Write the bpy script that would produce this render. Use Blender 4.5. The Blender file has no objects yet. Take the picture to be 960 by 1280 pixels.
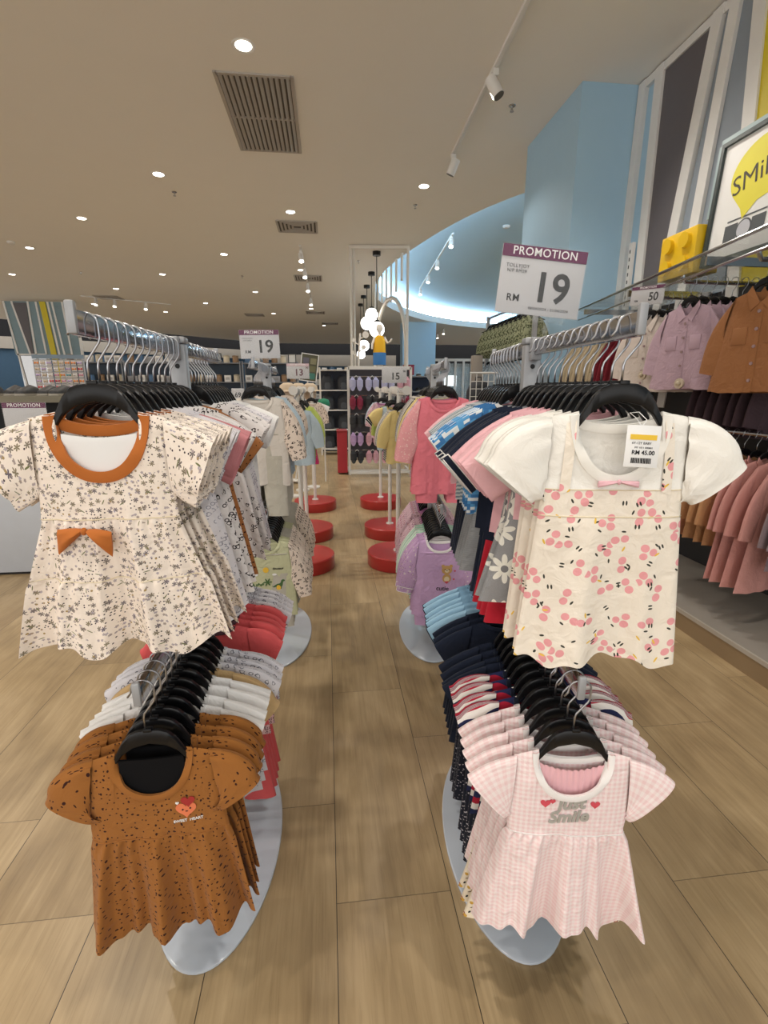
import bpy, bmesh, math, random
import numpy as np
from mathutils import Vector, Matrix

PI = math.pi
R = math.radians
rnd = random.Random(7)
SC = bpy.context.scene
COL = SC.collection

# ------------------------------------------------------------------ materials
class NT:
    def __init__(s, name):
        s.mat = bpy.data.materials.new(name); s.mat.use_nodes = True
        s.t = s.mat.node_tree; s.b = s.t.nodes['Principled BSDF']
    def n(s, typ, **kw):
        nd = s.t.nodes.new(typ)
        for k, v in kw.items(): setattr(nd, k, v)
        return nd
    def put(s, inp, v):
        if isinstance(v, bpy.types.NodeSocket): s.t.links.new(v, inp)
        elif inp.type == 'RGBA' and len(v) == 3: inp.default_value = (*v, 1)
        else: inp.default_value = v
    def m(s, op, a, b=None, c=None):
        nd = s.n('ShaderNodeMath', operation=op)
        for i, v in enumerate((a, b, c)):
            if v is not None: s.put(nd.inputs[i], v)
        return nd.outputs[0]
    def vm(s, op, a, b=None):
        nd = s.n('ShaderNodeVectorMath', operation=op)
        s.put(nd.inputs[0], a)
        if b is not None: s.put(nd.inputs[1], b)
        return nd.outputs['Value'] if op in ('LENGTH', 'DOT_PRODUCT') else nd.outputs[0]
    def mix(s, f, a, b):
        nd = s.n('ShaderNodeMix', data_type='RGBA')
        s.put(nd.inputs[0], f); s.put(nd.inputs[6], a); s.put(nd.inputs[7], b)
        return nd.outputs[2]
    def xy(s, v):
        nd = s.n('ShaderNodeSeparateXYZ'); s.put(nd.inputs[0], v)
        return nd.outputs[0], nd.outputs[1]
    def uv(s): return s.n('ShaderNodeTexCoord').outputs['UV']
    def obj(s): return s.n('ShaderNodeTexCoord').outputs['Object']
    def noise(s, vec, scale, detail=2, rough=.5, dist=0):
        nd = s.n('ShaderNodeTexNoise'); s.put(nd.inputs['Vector'], vec)
        nd.inputs['Scale'].default_value = scale; nd.inputs['Detail'].default_value = detail
        nd.inputs['Roughness'].default_value = rough; nd.inputs['Distortion'].default_value = dist
        return nd.outputs['Fac']
    def bump(s, h, strength=.3, dist=.01):
        nd = s.n('ShaderNodeBump'); nd.inputs['Strength'].default_value = strength
        nd.inputs['Distance'].default_value = dist; s.put(nd.inputs['Height'], h)
        s.t.links.new(nd.outputs[0], s.b.inputs['Normal'])
    def done(s, col=None, rough=.5, metal=0, spec=.5):
        if col is not None: s.put(s.b.inputs['Base Color'], col)
        s.b.inputs['Roughness'].default_value = rough
        s.b.inputs['Metallic'].default_value = metal
        s.b.inputs['Specular IOR Level'].default_value = spec
        return s.mat

_plain = {}
def plain(name, col, rough=.5, metal=0, spec=.5, var=.06):
    if name in _plain: return _plain[name]
    t = NT(name)
    n = t.noise(t.obj(), 9, 3)
    c = t.mix(n, tuple(max(0, x * (1 - var)) for x in col), tuple(min(1, x * (1 + var)) for x in col))
    _plain[name] = t.done(c, rough, metal, spec)
    return _plain[name]
def emit(name, col, st):
    t = NT(name); t.put(t.b.inputs['Emission Color'], col); t.b.inputs['Emission Strength'].default_value = st
    return t.done(col, .4)
def clear(name, col, alpha=.25, rough=.05):
    t = NT(name); t.b.inputs['Alpha'].default_value = alpha
    return t.done(col, rough, 0, .6)

def cell(t, uv, sp, rand=1.0, off=(0, 0, 0), rot=True):
    """nearest scattered point: local offset (metres, randomly turned) and a random triple"""
    v = t.vm('ADD', uv, off)
    nd = t.n('ShaderNodeTexVoronoi', voronoi_dimensions='2D'); t.put(nd.inputs['Vector'], v)
    nd.inputs['Scale'].default_value = 1 / sp; nd.inputs['Randomness'].default_value = rand
    d = t.vm('SUBTRACT', v, nd.outputs['Position'])
    sep = t.n('ShaderNodeSeparateColor'); t.put(sep.inputs[0], nd.outputs['Color'])
    if rot:
        r = t.n('ShaderNodeVectorRotate', rotation_type='Z_AXIS'); t.put(r.inputs['Vector'], d)
        t.put(r.inputs['Angle'], t.m('MULTIPLY', sep.outputs[0], 6.283)); d = r.outputs[0]
    return d, sep.outputs[1], sep.outputs[2]
def disc(t, d, r, ox=0, oy=0, sx=1, sy=1):
    v = t.vm('MULTIPLY', t.vm('SUBTRACT', d, (ox, oy, 0)), (1 / sx, 1 / sy, 0))
    return t.m('LESS_THAN', t.vm('LENGTH', v), r)
def petals(t, d, r, n, depth=.4):
    x, y = t.xy(d); a = t.m('ARCTAN2', y, x)
    c = t.m('ABSOLUTE', t.m('COSINE', t.m('MULTIPLY', a, n / 2)))
    rad = t.m('MULTIPLY', t.m('ADD', t.m('MULTIPLY', c, depth), 1 - depth), r)
    return t.m('LESS_THAN', t.vm('LENGTH', t.vm('MULTIPLY', d, (1, 1, 0))), rad)
def heartmask(t, d, s):
    x, y = t.xy(d)
    ax = t.m('ABSOLUTE', x)
    yy = t.m('SUBTRACT', y, t.m('MULTIPLY', t.m('SQRT', ax), .8 * math.sqrt(s) * .9))
    return t.m('LESS_THAN', t.m('ADD', t.m('MULTIPLY', x, x), t.m('MULTIPLY', yy, yy)), s * s)
def when(t, mask, val, thr): return t.m('MULTIPLY', mask, t.m('LESS_THAN', val, thr))
def union(t, *ms):
    o = ms[0]
    for k in ms[1:]: o = t.m('MAXIMUM', o, k)
    return o

def cloth(name, base, pattern=None, rough=.9, wr=.5):
    t = NT(name); uv = t.uv()
    col = base
    if pattern: col = pattern(t, uv, base)
    h = t.m('ADD', t.m('ADD', t.noise(uv, 13, 2, .5, 1.2), t.m('MULTIPLY', t.noise(uv, 34, 3, .55, .8), .6)), t.m('MULTIPLY', t.noise(uv, 900, 1), .05))
    t.bump(h, wr, .011)
    t.b.inputs['Sheen Weight'].default_value = .08
    return t.done(col, rough, 0, .15)

def p_floral(t, uv, c):
    cl = t.noise(uv, 34, 1); cl2 = t.noise(t.vm('ADD', uv, (3, 1, 0)), 30, 1)
    d, a, b = cell(t, uv, .0072, .75); c = t.mix(t.m('MULTIPLY', disc(t, d, .00115), t.m('GREATER_THAN', cl, .56)), c, (.05, .035, .045))
    d, a, b = cell(t, uv, .0085, .8, (.4, .2, 0)); c = t.mix(when(t, t.m('MULTIPLY', petals(t, d, .0026, 5, .45), t.m('LESS_THAN', cl, .48)), a, .8), c, t.mix(a, (.44, .39, .43), (.32, .25, .19)))
    d, a, b = cell(t, uv, .0145, .9, (.7, .9, 0)); c = t.mix(when(t, petals(t, d, .0044, 6, .86), a, .55), c, t.mix(b, (.13, .11, .14), (.24, .20, .12)))
    d, a, b = cell(t, uv, .010, .9, (1.7, .4, 0)); c = t.mix(t.m('MULTIPLY', disc(t, d, .0017), t.m('GREATER_THAN', cl2, .55)), c, t.mix(a, (.42, .38, .45), (.38, .26, .09)))
    d, a, b = cell(t, uv, .027, 1, (2.7, 1.4, 0)); c = t.mix(when(t, disc(t, d, .0016, 0, 0, 3.0, .5), a, .6), c, (.17, .18, .08))
    return c
def p_spots(col):
    def f(t, uv, c):
        for sp, r, o, th in ((.0115, .0015, 0, .7), (.016, .0024, 3, .4)):
            d, a, b = cell(t, uv, sp, .85, (o, o * .7, 0)); c = t.mix(when(t, disc(t, d, r, 0, 0, 1.15, .8), a, th), c, col)
        return c
    return f
def p_cherry(t, uv, c):
    d, a, b = cell(t, uv, .047, .75, (.5, .33, 0))
    pink = (.80, .36, .38)
    c = t.mix(union(t, disc(t, d, .0068, -.0078, -.002, 1.1, 1), disc(t, d, .0066, .0078, .002, 1.05, 1)), c, pink)
    c = t.mix(when(t, disc(t, d, .0064, .001, -.0140), a, .35), c, pink)
    c = t.mix(disc(t, d, .0022, .003, .0145, 1.9, .75), c, (.05, .05, .04))
    d, a, b = cell(t, uv, .036, .9, (1.3, .7, 0))
    c = t.mix(when(t, disc(t, d, .002, 0, 0, 2.1, .8), a, .55), c, (.05, .05, .04))
    c = t.mix(when(t, disc(t, d, .002, 0, .0055, 2.1, .8), a, .4), c, (.05, .05, .04))
    d, a, b = cell(t, uv, .052, .9, (2.3, 1.7, 0))
    c = t.mix(when(t, disc(t, d, .0021, 0, 0, 2.4, .8), a, .6), c, (.80, .52, .08))
    return c
def p_rings(col, sp=.02, r=.0052, w=.0016, th=.8):
    def f(t, uv, c):
        d, a, b = cell(t, uv, sp, .8)
        k = t.m('SUBTRACT', heartmask(t, d, r), heartmask(t, d, r - w * 1.2)); c = t.mix(when(t, k, a, th), c, col)
        d, a, b = cell(t, uv, sp, .8, (.83, .37, 0))
        v = t.vm('LENGTH', t.vm('MULTIPLY', d, (1, 1.25, 0)))
        k = t.m('LESS_THAN', t.m('ABSOLUTE', t.m('SUBTRACT', v, r * .8)), w * .6); c = t.mix(when(t, k, a, .6), c, col)
        d, a, b = cell(t, uv, sp * .8, .8, (1.83, .67, 0)); c = t.mix(when(t, disc(t, d, w), a, .7), c, col)
        return c
    return f
def p_gingham(c2, c3, s=.0048):
    def f(t, uv, c):
        x, y = t.xy(uv)
        k = lambda v: t.m('LESS_THAN', t.m('FRACT', t.m('MULTIPLY', v, .5 / s)), .5)
        a, b = k(x), k(y)
        return t.mix(t.m('MULTIPLY', a, b), t.mix(t.m('MAXIMUM', a, b), c, c2), c3)
    return f
def p_daisy(t, uv, c):
    c = t.mix(t.m('GREATER_THAN', t.noise(uv, 700, 1), .55), c, tuple(x * .8 for x in c))
    d, a, b = cell(t, uv, .075, .45)
    c = t.mix(petals(t, d, .031, 8, .62), c, (.78, .77, .70))
    return t.mix(disc(t, d, .0075), c, (.20, .20, .21))
def p_stripes(cols, s=.012, wav=0, vert=False):
    def f(t, uv, c):
        x, y = t.xy(uv)
        v = x if vert else y
        w = y if vert else x
        if wav: v = t.m('ADD', v, t.m('MULTIPLY', t.m('SINE', t.m('MULTIPLY', w, 90)), wav))
        ph = t.m('FRACT', t.m('DIVIDE', v, s * (len(cols) + 1)))
        for i, k in enumerate(cols):
            c = t.mix(t.m('GREATER_THAN', ph, (i + 1) / (len(cols) + 1)), c, k)
        return c
    return f
def p_squares(c2, c3):
    def f(t, uv, c):
        s = t.vm('SNAP', uv, (.012, .009, 1))
        w = t.n('ShaderNodeTexWhiteNoise', noise_dimensions='2D'); t.put(w.inputs['Vector'], s)
        return t.mix(t.m('GREATER_THAN', w.outputs[0], .7), t.mix(t.m('GREATER_THAN', w.outputs[0], .4), c, c2), c3)
    return f
def p_snacks(t, uv, c):
    d, a, b = cell(t, uv, .030, .6)
    c = t.mix(disc(t, d, .0065, 0, 0, 1, .9), c, t.mix(t.m('GREATER_THAN', a, .5), (.30, .05, .06), (.12, .06, .03)))
    c = t.mix(disc(t, d, .003), c, (.75, .55, .35))
    c = t.mix(disc(t, d, .0016, 0, -.011, .7, 3), c, (.12, .06, .03))
    d, a, b = cell(t, uv, .028, .8, (1.1, .4, 0)); c = t.mix(when(t, disc(t, d, .0022, 0, 0, 1, 1.8), a, .6), c, (.03, .03, .03))
    d, a, b = cell(t, uv, .035, .8, (2.1, .9, 0)); return t.mix(when(t, disc(t, d, .004), a, .5), c, (.55, .33, .06))
def p_flowers(c1, c2):
    def f(t, uv, c):
        d, a, b = cell(t, uv, .02, .8); c = t.mix(when(t, petals(t, d, .006, 5, .5), a, .8), c, t.mix(b, c1, c2))
        c = t.mix(when(t, disc(t, d, .002), a, .8), c, (.8, .7, .5))
        d, a, b = cell(t, uv, .014, .9, (1.2, .8, 0)); return t.mix(when(t, disc(t, d, .0018), a, .6), c, c1)
    return f

# ------------------------------------------------------------------ geometry
class MB:
    def __init__(s): s.v = []; s.f = []; s.uv = {}
    def add(s, V, F):
        o = len(s.v); s.v += [tuple(p) for p in V]; s.f += [tuple(i + o for i in q) for q in F]; return s
    def box(s, c, d, rz=0, bev=0, rx=0, ry=0):
        x, y, z = (k / 2 for k in d)
        if bev:
            b = min(bev, x * .9, y * .9, z * .9)
            bm = bmesh.new(); bmesh.ops.create_cube(bm, size=1, matrix=Matrix.Diagonal((d[0], d[1], d[2], 1)))
            bmesh.ops.bevel(bm, geom=bm.edges[:], offset=b, segments=2, affect='EDGES', profile=.5)
            bm.verts.index_update()
            V = [v.co.copy() for v in bm.verts]; F = [[v.index for v in f.verts] for f in bm.faces]; bm.free()
        else:
            V = [Vector((i * x, j * y, k * z)) for i in (-1, 1) for j in (-1, 1) for k in (-1, 1)]
            F = [(0, 1, 3, 2), (4, 6, 7, 5), (0, 4, 5, 1), (2, 3, 7, 6), (0, 2, 6, 4), (1, 5, 7, 3)]
        M = Matrix.Translation(c) @ Matrix.Rotation(rz, 4, 'Z') @ Matrix.Rotation(ry, 4, 'Y') @ Matrix.Rotation(rx, 4, 'X')
        return s.add([M @ p for p in V], F)
    def tube(s, path, r, n=8, closed=False, caps=True):
        P = [Vector(p) for p in path]; k = len(P)
        rs = r if isinstance(r, (list, tuple)) else [r] * k
        V, F = [], []; prev = None
        for i, p in enumerate(P):
            a = P[(i - 1) % k] if closed or i else p; b = P[(i + 1) % k] if closed or i < k - 1 else p
            T = (b - a); T = T.normalized() if T.length > 1e-9 else Vector((0, 0, 1))
            N = (prev - T * prev.dot(T)) if prev is not None else T.orthogonal()
            if N.length < 1e-6: N = T.orthogonal()
            N.normalize(); prev = N; B = T.cross(N)
            V += [p + (N * math.cos(2 * PI * j / n) + B * math.sin(2 * PI * j / n)) * rs[i] for j in range(n)]
        for i in range(k if closed else k - 1):
            for j in range(n):
                F.append((i * n + j, i * n + (j + 1) % n, ((i + 1) % k) * n + (j + 1) % n, ((i + 1) % k) * n + j))
        if caps and not closed: F += [tuple(range(n))[::-1], tuple((k - 1) * n + j for j in range(n))]
        return s.add(V, F)
    def lathe(s, prof, c=(0, 0, 0), n=32, sx=1, sy=1):
        V, F = [], []
        for r, z in prof:
            V += [(c[0] + r * sx * math.cos(2 * PI * j / n), c[1] + r * sy * math.sin(2 * PI * j / n), c[2] + z) for j in range(n)]
        for i in range(len(prof) - 1):
            for j in range(n): F.append((i * n + j, i * n + (j + 1) % n, (i + 1) * n + (j + 1) % n, (i + 1) * n + j))
        if prof[0][0] > 1e-6: F.append(tuple(range(n))[::-1])
        if prof[-1][0] > 1e-6: F.append(tuple((len(prof) - 1) * n + j for j in range(n)))
        return s.add(V, F)
    def ball(s, c, r, n=20, sc=(1, 1, 1)):
        m = n // 2
        o = len(s.v)
        s.lathe([(max(r * math.sin(PI * i / m), 1e-5), -r * math.cos(PI * i / m)) for i in range(m + 1)], (0, 0, 0), n)
        for i in range(o, len(s.v)):
            p = s.v[i]; s.v[i] = (c[0] + p[0] * sc[0], c[1] + p[1] * sc[1], c[2] + p[2] * sc[2])
        return s
    def prism(s, poly, y0, y1):                      # polygon in x,z pushed along y
        n = len(poly); V = [(x, y0, z) for x, z in poly] + [(x, y1, z) for x, z in poly]
        F = [tuple(range(n)), tuple(range(2 * n - 1, n - 1, -1))] + [(i, i + n, (i + 1) % n + n, (i + 1) % n) for i in range(n)]
        return s.add(V, F)
    def prismz(s, poly, z0, z1):
        n = len(poly); V = [(x, y, z0) for x, y in poly] + [(x, y, z1) for x, y in poly]
        F = [tuple(range(n))[::-1], tuple(range(n, 2 * n))] + [(i, (i + 1) % n, (i + 1) % n + n, i + n) for i in range(n)]
        return s.add(V, F)
    def move(s, M):
        s.v = [tuple(M @ Vector(p)) for p in s.v]; return s
    def mesh(s, name, mat, smooth=35, uvs=None):
        me = bpy.data.meshes.new(name); me.from_pydata(s.v, [], s.f); me.update()
        bm = bmesh.new(); bm.from_mesh(me); bmesh.ops.recalc_face_normals(bm, faces=bm.faces[:]); bm.to_mesh(me); bm.free()
        return finish(me, mat, smooth)
def finish(me, mat, smooth=35):
    if smooth:
        me.polygons.foreach_set('use_smooth', [True] * len(me.polygons))
        if smooth < 180: me.set_sharp_from_angle(angle=R(smooth))
    if mat: me.materials.append(mat)
    me.update(); return me

def link(name, data, parent=None, loc=(0, 0, 0), rz=0, rot=None):
    o = bpy.data.objects.new(name, data); COL.objects.link(o)
    o.location = loc; o.rotation_euler = rot if rot else (0, 0, rz)
    if parent is not None: o.parent = parent
    return o
def tag(o, label, cat, group=None, kind=None):
    if label: o['label'] = label
    if cat: o['category'] = cat
    if group: o['group'] = group
    if kind: o['kind'] = kind
    return o
def thing(name, label, cat, loc=(0, 0, 0), rz=0, group=None, rot=None):
    return tag(link(name, None, None, loc, rz, rot), label, cat, group)
def struct(name, mb, mat, smooth=35):
    o = link(name, mb.mesh(name, mat, smooth)); o['kind'] = 'structure'; return o

class Kind:
    """meshes of one kind of thing: parts are (name, mesh, [sub-parts], label)"""
    def __init__(s, name, cat): s.name = name; s.cat = cat; s.parts = []
    def part(s, name, me, label=None):
        p = (name, me, [], label); s.parts.append(p); return p[2]
    def put(s, label, loc, rz=0, group=None, rot=None, scale=1):
        r = thing(s.name, label, s.cat, loc, rz, group, rot)
        if scale != 1: r.scale = (scale,) * 3
        def rec(lst, par):
            for nm, me, ch, lb in lst:
                o = link(nm, me, par)
                if lb: o['label'] = lb
                rec(ch, o)
        rec(s.parts, r); return r

def text_mesh(txt, size, mat, ext=.0004, bold=0, align='CENTER', space=1.0):
    cu = bpy.data.curves.new('lettering', 'FONT'); cu.body = txt; cu.size = size; cu.align_x = align; cu.align_y = 'CENTER'
    cu.extrude = ext; cu.offset = bold; cu.resolution_u = 3; cu.space_character = space
    ob = bpy.data.objects.new('tmp', cu); COL.objects.link(ob)
    bpy.context.view_layer.update()
    me = bpy.data.meshes.new_from_object(ob.evaluated_get(bpy.context.evaluated_depsgraph_get()))
    bpy.data.objects.remove(ob); bpy.data.curves.remove(cu)
    me.name = 'lettering'; me.materials.clear(); me.materials.append(mat)
    return me
def stand_up(me, dx=0, dz=0, y=0):                    # text drawn in xy -> xz plane facing -y
    me.transform(Matrix.Translation((dx, y, dz)) @ Matrix.Rotation(PI / 2, 4, 'X')); return me

# ------------------------------------------------------------------ garments
class Cut:
    """surface of a hanging top or dress; local z = 0 at the neck point of the shoulder, front looks to -y"""
    def __init__(s, nw=.062, nf=.09, nb=.02, sw=.105, sd=.012, ad=.13, prof=((-.4, .15),), hem=-.40, T=.012, fold=.012,
                 k=1.6, seams=(), gath=0, seed=1, nu=44, hemw=.006, tstart=-.15):
        s.__dict__.update(locals()); q = random.Random(seed)
        s.un = nw / sw
        zs = sorted([(0, sw), (-sd, sw)] + [(-ad, prof[0][1])] + list(prof)); s.pz = [a for a, b in zs]; s.pw = [b for a, b in zs]
        s.zy = min(-nf, -ad) - .012
        s.ph = [q.uniform(0, 6.28) for _ in range(6)]
    def hw(s, z): return np.interp(z, s.pz, s.pw)
    def F(s, u): return (np.sin(2 * PI * s.k * u / 2 + s.ph[0]) + .55 * np.sin(2 * PI * s.k * .87 * u + s.ph[1]) + .25 * np.sin(2 * PI * s.k * 1.7 * u + s.ph[2])) / 1.4
    def neck(s, x, side):
        d = s.nf if side < 0 else s.nb
        a = np.clip(1 - np.abs(x / s.nw) ** 2.2, 0, 1) ** (1 / 2.2)
        return -d * a
    def ztop(s, u, side):
        x = np.abs(u) * s.sw
        sh = -s.sd * np.clip((x - s.nw) / max(s.sw - s.nw, 1e-4), 0, 1)
        return np.where(x < s.nw, s.neck(x, side), sh)
    def y(s, u, z, side):
        dep = np.clip((s.tstart - z) / max(s.tstart - s.hem, .01), 0, 1)
        T = np.interp(z, [s.hem, -.05, 0], [s.T, s.T, .008])
        y = side * T * np.clip(1 - np.abs(u) ** 4, 0, 1) ** .5 + s.fold * dep ** .8 * s.F(u)
        for zs in s.seams:
            below = np.clip(zs - z, 0, 1)
            g = np.where(z <= zs, 1.0, 0.0)
            y = y + side * g * .004 * (1 - np.exp(-below / .012)) * np.exp(-below / .06) * np.clip(1 - np.abs(u) ** 4, 0, 1)
            y = y + g * s.gath * np.exp(-below / .045) * np.sin(2 * PI * 7.3 * u + s.ph[3] + 2 * np.sin(5 * u)) * np.clip(below / .004, 0, 1)
        t = np.clip((z - s.zy) / np.maximum(s.ztop(u, side) - s.zy, 1e-4), 0, 1)
        b = np.clip((np.abs(u) - s.un + .18) / .18, 0, 1); b = b * b * (3 - 2 * b)
        return y * ((1 - b) + b * np.sqrt(np.clip(1 - t ** 4, 0, 1)))
    def at(s, x, z, side=-1, eps=.0012):
        u = np.clip(x / s.hw(z), -1, 1); return float(s.y(u, np.float64(z), side)) + side * eps
    def us(s):
        th = np.linspace(-PI / 2, PI / 2, max(11, int(s.nu * .5) | 1)); mid = s.un * np.sin(th)
        ext = np.linspace(s.un, 1, max(6, s.nu // 5))[1:]
        return np.concatenate([-ext[::-1], mid, ext])
    def pt(s, u, z, side):
        lift = np.clip((s.tstart - z) / max(s.tstart - s.hem, .01), 0, 1) ** 4
        z2 = z + lift * s.hemw * np.sin(2 * PI * s.k * .5 * u + s.ph[4]) + lift * s.hemw * .5 * np.sin(2 * PI * 2.3 * u + s.ph[5])
        return np.stack([u * s.hw(z), s.y(u, z, side), z2 + 0 * u], -1)
    def panel(s, z0, z1, name, mat, rows):
        """cloth between heights z0 (low) and z1 (None: up to the neck and shoulders)"""
        u = s.us(); n = len(u); V = []; UV = []
        for side in (-1, 1):
            top = s.zy if z1 is None else z1
            lev = [np.full(n, z) for z in np.linspace(z0, top, rows + 1)]
            if z1 is None:
                zt = s.ztop(u, side)
                lev += [s.zy + (zt - s.zy) * t for t in (.2, .4, .6, .75, .87, .95, 1.0)]
            V.append([s.pt(u, z, side) for z in lev]); UV.append([np.stack([u * s.hw(z) + (.6 if side > 0 else 0), z], -1) for z in lev])
        m = len(V[0]); verts = np.concatenate([np.concatenate(x) for x in V]); uvs = np.concatenate([np.concatenate(x) for x in UV])
        faces = []
        for q in range(2):
            o = q * m * n
            for i in range(m - 1):
                for j in range(n - 1):
                    f = (o + i * n + j, o + i * n + j + 1, o + (i + 1) * n + j + 1, o + (i + 1) * n + j)
                    faces.append(f if q == 0 else f[::-1])
        return grid_mesh(name, verts, faces, uvs, mat)
    def band(s, mat, w=.013, name='neckband'):
        mb = MB()
        for side in (-1, 1):
            ss = np.linspace(-1, 1, 33); xs = s.nw * np.sin(ss * PI / 2) * .999; zs = s.neck(xs, side)
            tx, tz = np.gradient(xs), np.gradient(zs); L = np.hypot(tx, tz) + 1e-9
            nx, nz = tz / L, -tx / L
            if nz[16] > 0: nx, nz = -nx, -nz
            rows = []
            for i in range(33):
                a = (xs[i], zs[i]); b = (xs[i] + nx[i] * w, min(zs[i] + nz[i] * w, -.001))
                ya = s.at(a[0], a[1] - .0005, side, 0); yb = s.at(b[0], b[1] - .002, side, 0)
                e = side * .0034
                mx, my, mz = (a[0] + b[0]) / 2, (ya + yb) / 2, (a[1] + b[1]) / 2
                rows.append([(a[0], ya - e * .7, a[1]), (a[0], ya + e, a[1] + .001), (mx, my + e * 1.4, mz), (b[0], yb + e * .8, b[1]), (b[0], yb - e * .8, b[1]), (mx, my - e * 1.1, mz)])
            o = len(mb.v); mb.v += [p for r in rows for p in r]
            for i in range(32):
                for j in range(6): mb.f.append((o + i * 6 + j, o + i * 6 + (j + 1) % 6, o + i * 6 + 6 + (j + 1) % 6, o + i * 6 + 6 + j))
        return mb.mesh(name, mat, 60)
    def cord(s, z, mat, r=.0011):
        u = np.linspace(-1, 1, 40); path = []
        for side in (-1, 1):
            p = s.pt(u, np.full(40, z), side); p[:, 1] += side * .0007
            path += [tuple(k) for k in (p if side < 0 else p[::-1][1:-1])]
        return MB().tube(path, r, 4, closed=True).mesh('seam_piping', mat, 180)
    def lay(s, me, eps=.0015):
        """press a flat decoration (x,z with y = own thickness) on the front"""
        for v in me.vertices: v.co.y += s.at(v.co.x, v.co.z, -1, eps)
        me.update(); return me
def grid_mesh(name, verts, faces, uvs, mat):
    me = bpy.data.meshes.new(name); me.from_pydata([tuple(map(float, v)) for v in verts], [], faces)
    lay = me.uv_layers.new(name='UVMap')
    li = np.empty(len(me.loops), dtype=np.int32); me.loops.foreach_get('vertex_index', li)
    lay.data.foreach_set('uv', np.asarray(uvs, dtype=np.float32)[li].ravel())
    return finish(me, mat, 180)
def sleeve(cut, sgn, L, ang, eh, ed, mat, puff=0, gather=0, gk=9, bend=0, ruffle=0, n=12, m=36, end_tilt=0, aw=None, name='sleeve', cuff=None):
    """open cloth tube from the armhole; ang in degrees below the horizontal"""
    aw = aw or float(cut.hw(-cut.ad))
    a0 = np.array([cut.sw - .004, -cut.sd - .002]); a1 = np.array([aw - .004, -cut.ad + .004])
    c0 = (a0 + a1) / 2; m0 = a0 - a1; h0 = np.linalg.norm(m0) / 2; m0 = m0 / (2 * h0)
    V, UV = [], []; q = random.Random(5)
    ts = np.linspace(0, 1, n + 1); c = c0.copy(); prev = 0
    for i, t in enumerate(ts):
        a = R(ang) + R(bend) * t
        d = np.array([math.cos(a), -math.sin(a)])
        c = c + d * L * (t - prev); prev = t
        ae = a + R(end_tilt)
        me_ = np.array([math.sin(ae), math.cos(ae)])
        w = min(1, t * 1.6); mm = m0 * (1 - w) + me_ * w; mm = mm / np.linalg.norm(mm)
        h = (h0 + (eh - h0) * t) * (1 + puff * math.sin(PI * min(1, t * 1.15)))
        dd = .010 + (ed - .010) * t + puff * .022 * math.sin(PI * min(1, t * 1.1))
        for j in range(m):
            f = 2 * PI * j / m
            g = 1 + gather * math.sin(gk * f + 1.3) * (math.exp(-t * 5) + .0) + ruffle * t * t * math.sin(gk * f + .6)
            cx, sx = math.cos(f), math.sin(f)
            ce = math.copysign(abs(cx) ** .8, cx); se = math.copysign(abs(sx) ** .8, sx)
            p = c + mm * h * ce * (1 + (g - 1) * .5)
            V.append((sgn * p[0], dd * se * g + ruffle * t * .01 * math.sin(5 * f), p[1])); UV.append((sgn * (t * L + .3), f / (2 * PI) * 2.1 * (h0 + eh) + .31))
    F = [(i * m + j, i * m + (j + 1) % m, (i + 1) * m + (j + 1) % m, (i + 1) * m + j) for i in range(n) for j in range(m)]
    F2 = [f for f in F if True]
    # close the seam in uv by letting the last column repeat the pattern edge
    return grid_mesh(name, V, F2 if sgn > 0 else [f[::-1] for f in F2], UV, mat)
def cuff_ring(me_sleeve, mat, m=36, r=.0016):
    v = me_sleeve.vertices; n = len(v)
    return MB().tube([v[i].co.copy() for i in range(n - m, n)], r, 5, closed=True).mesh('cuff', mat, 180)

def bow(mat, w=.038, h=.026, dep=.008, knot=.007, droop=.4, name='bow'):
    mb = MB()
    for sg in (-1, 1):
        nx, nf = 10, 18; V = []
        for i in range(nx + 1):
            t = i / nx; hh = knot * .7 + (h - knot * .7) * t ** .8; dd = .003 + dep * math.sin(PI * min(1, t * 1.05)) ** .7
            for j in range(nf):
                f = 2 * PI * j / nf
                V.append((sg * (knot * .5 + t * w), dd * math.sin(f) * (1 + .25 * math.sin(3 * f + t * 3)), hh * .5 * math.cos(f) * (1 + .12 * math.sin(4 * f)) - droop * t * h * .45))
        F = [(i * nf + j, i * nf + (j + 1) % nf, (i + 1) * nf + (j + 1) % nf, (i + 1) * nf + j) for i in range(nx) for j in range(nf)]
        F.append(tuple(nx * nf + j for j in range(nf)))
        mb.add(V, F)
    mb.ball((0, -.002, 0), knot, 14, (.75, .8, 1.0))
    return mb.mesh(name, mat, 60)

def make_top(name, cat, cut, body, sl=None, slm=None, band=None, segs=None, bw=.012, piping=None, rows=10, cuffm=None, topname='bodice'):
    """segs: [(z_low, z_high, part name, material)] from the hem up; body paints the topmost piece"""
    K = Kind(name, cat)
    K.cut = cut
    zs = [cut.hem] + sorted(cut.seams)
    if segs is None:
        nm = ['skirt'] * len(cut.seams) if cut.seams else []
        mats = [body] * len(zs)
        segs = [(zs[i], zs[i + 1] if i + 1 < len(zs) else None, nm[i] if i + 1 < len(zs) else topname, mats[i]) for i in range(len(zs))]
    K.subs = {}
    for a, b, nme, mt in segs:
        r = max(3, int(rows * ((b if b is not None else cut.zy) - a) / max(.05, cut.zy - cut.hem)) + 2)
        K.subs[nme] = K.part(nme, cut.panel(a, b, nme, mt, r))
    if band: K.part('neckband', cut.band(band, bw))
    if sl:
        for sg in (-1, 1):
            me = sleeve(cut, sg, mat=slm or body, **sl)
            ch = K.part('sleeve', me)
            if cuffm: ch.append(('cuff', cuff_ring(me, cuffm), [], None))
    if piping:
        for z in cut.seams: K.part('seam_piping', cut.cord(z, piping))
    return K

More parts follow.
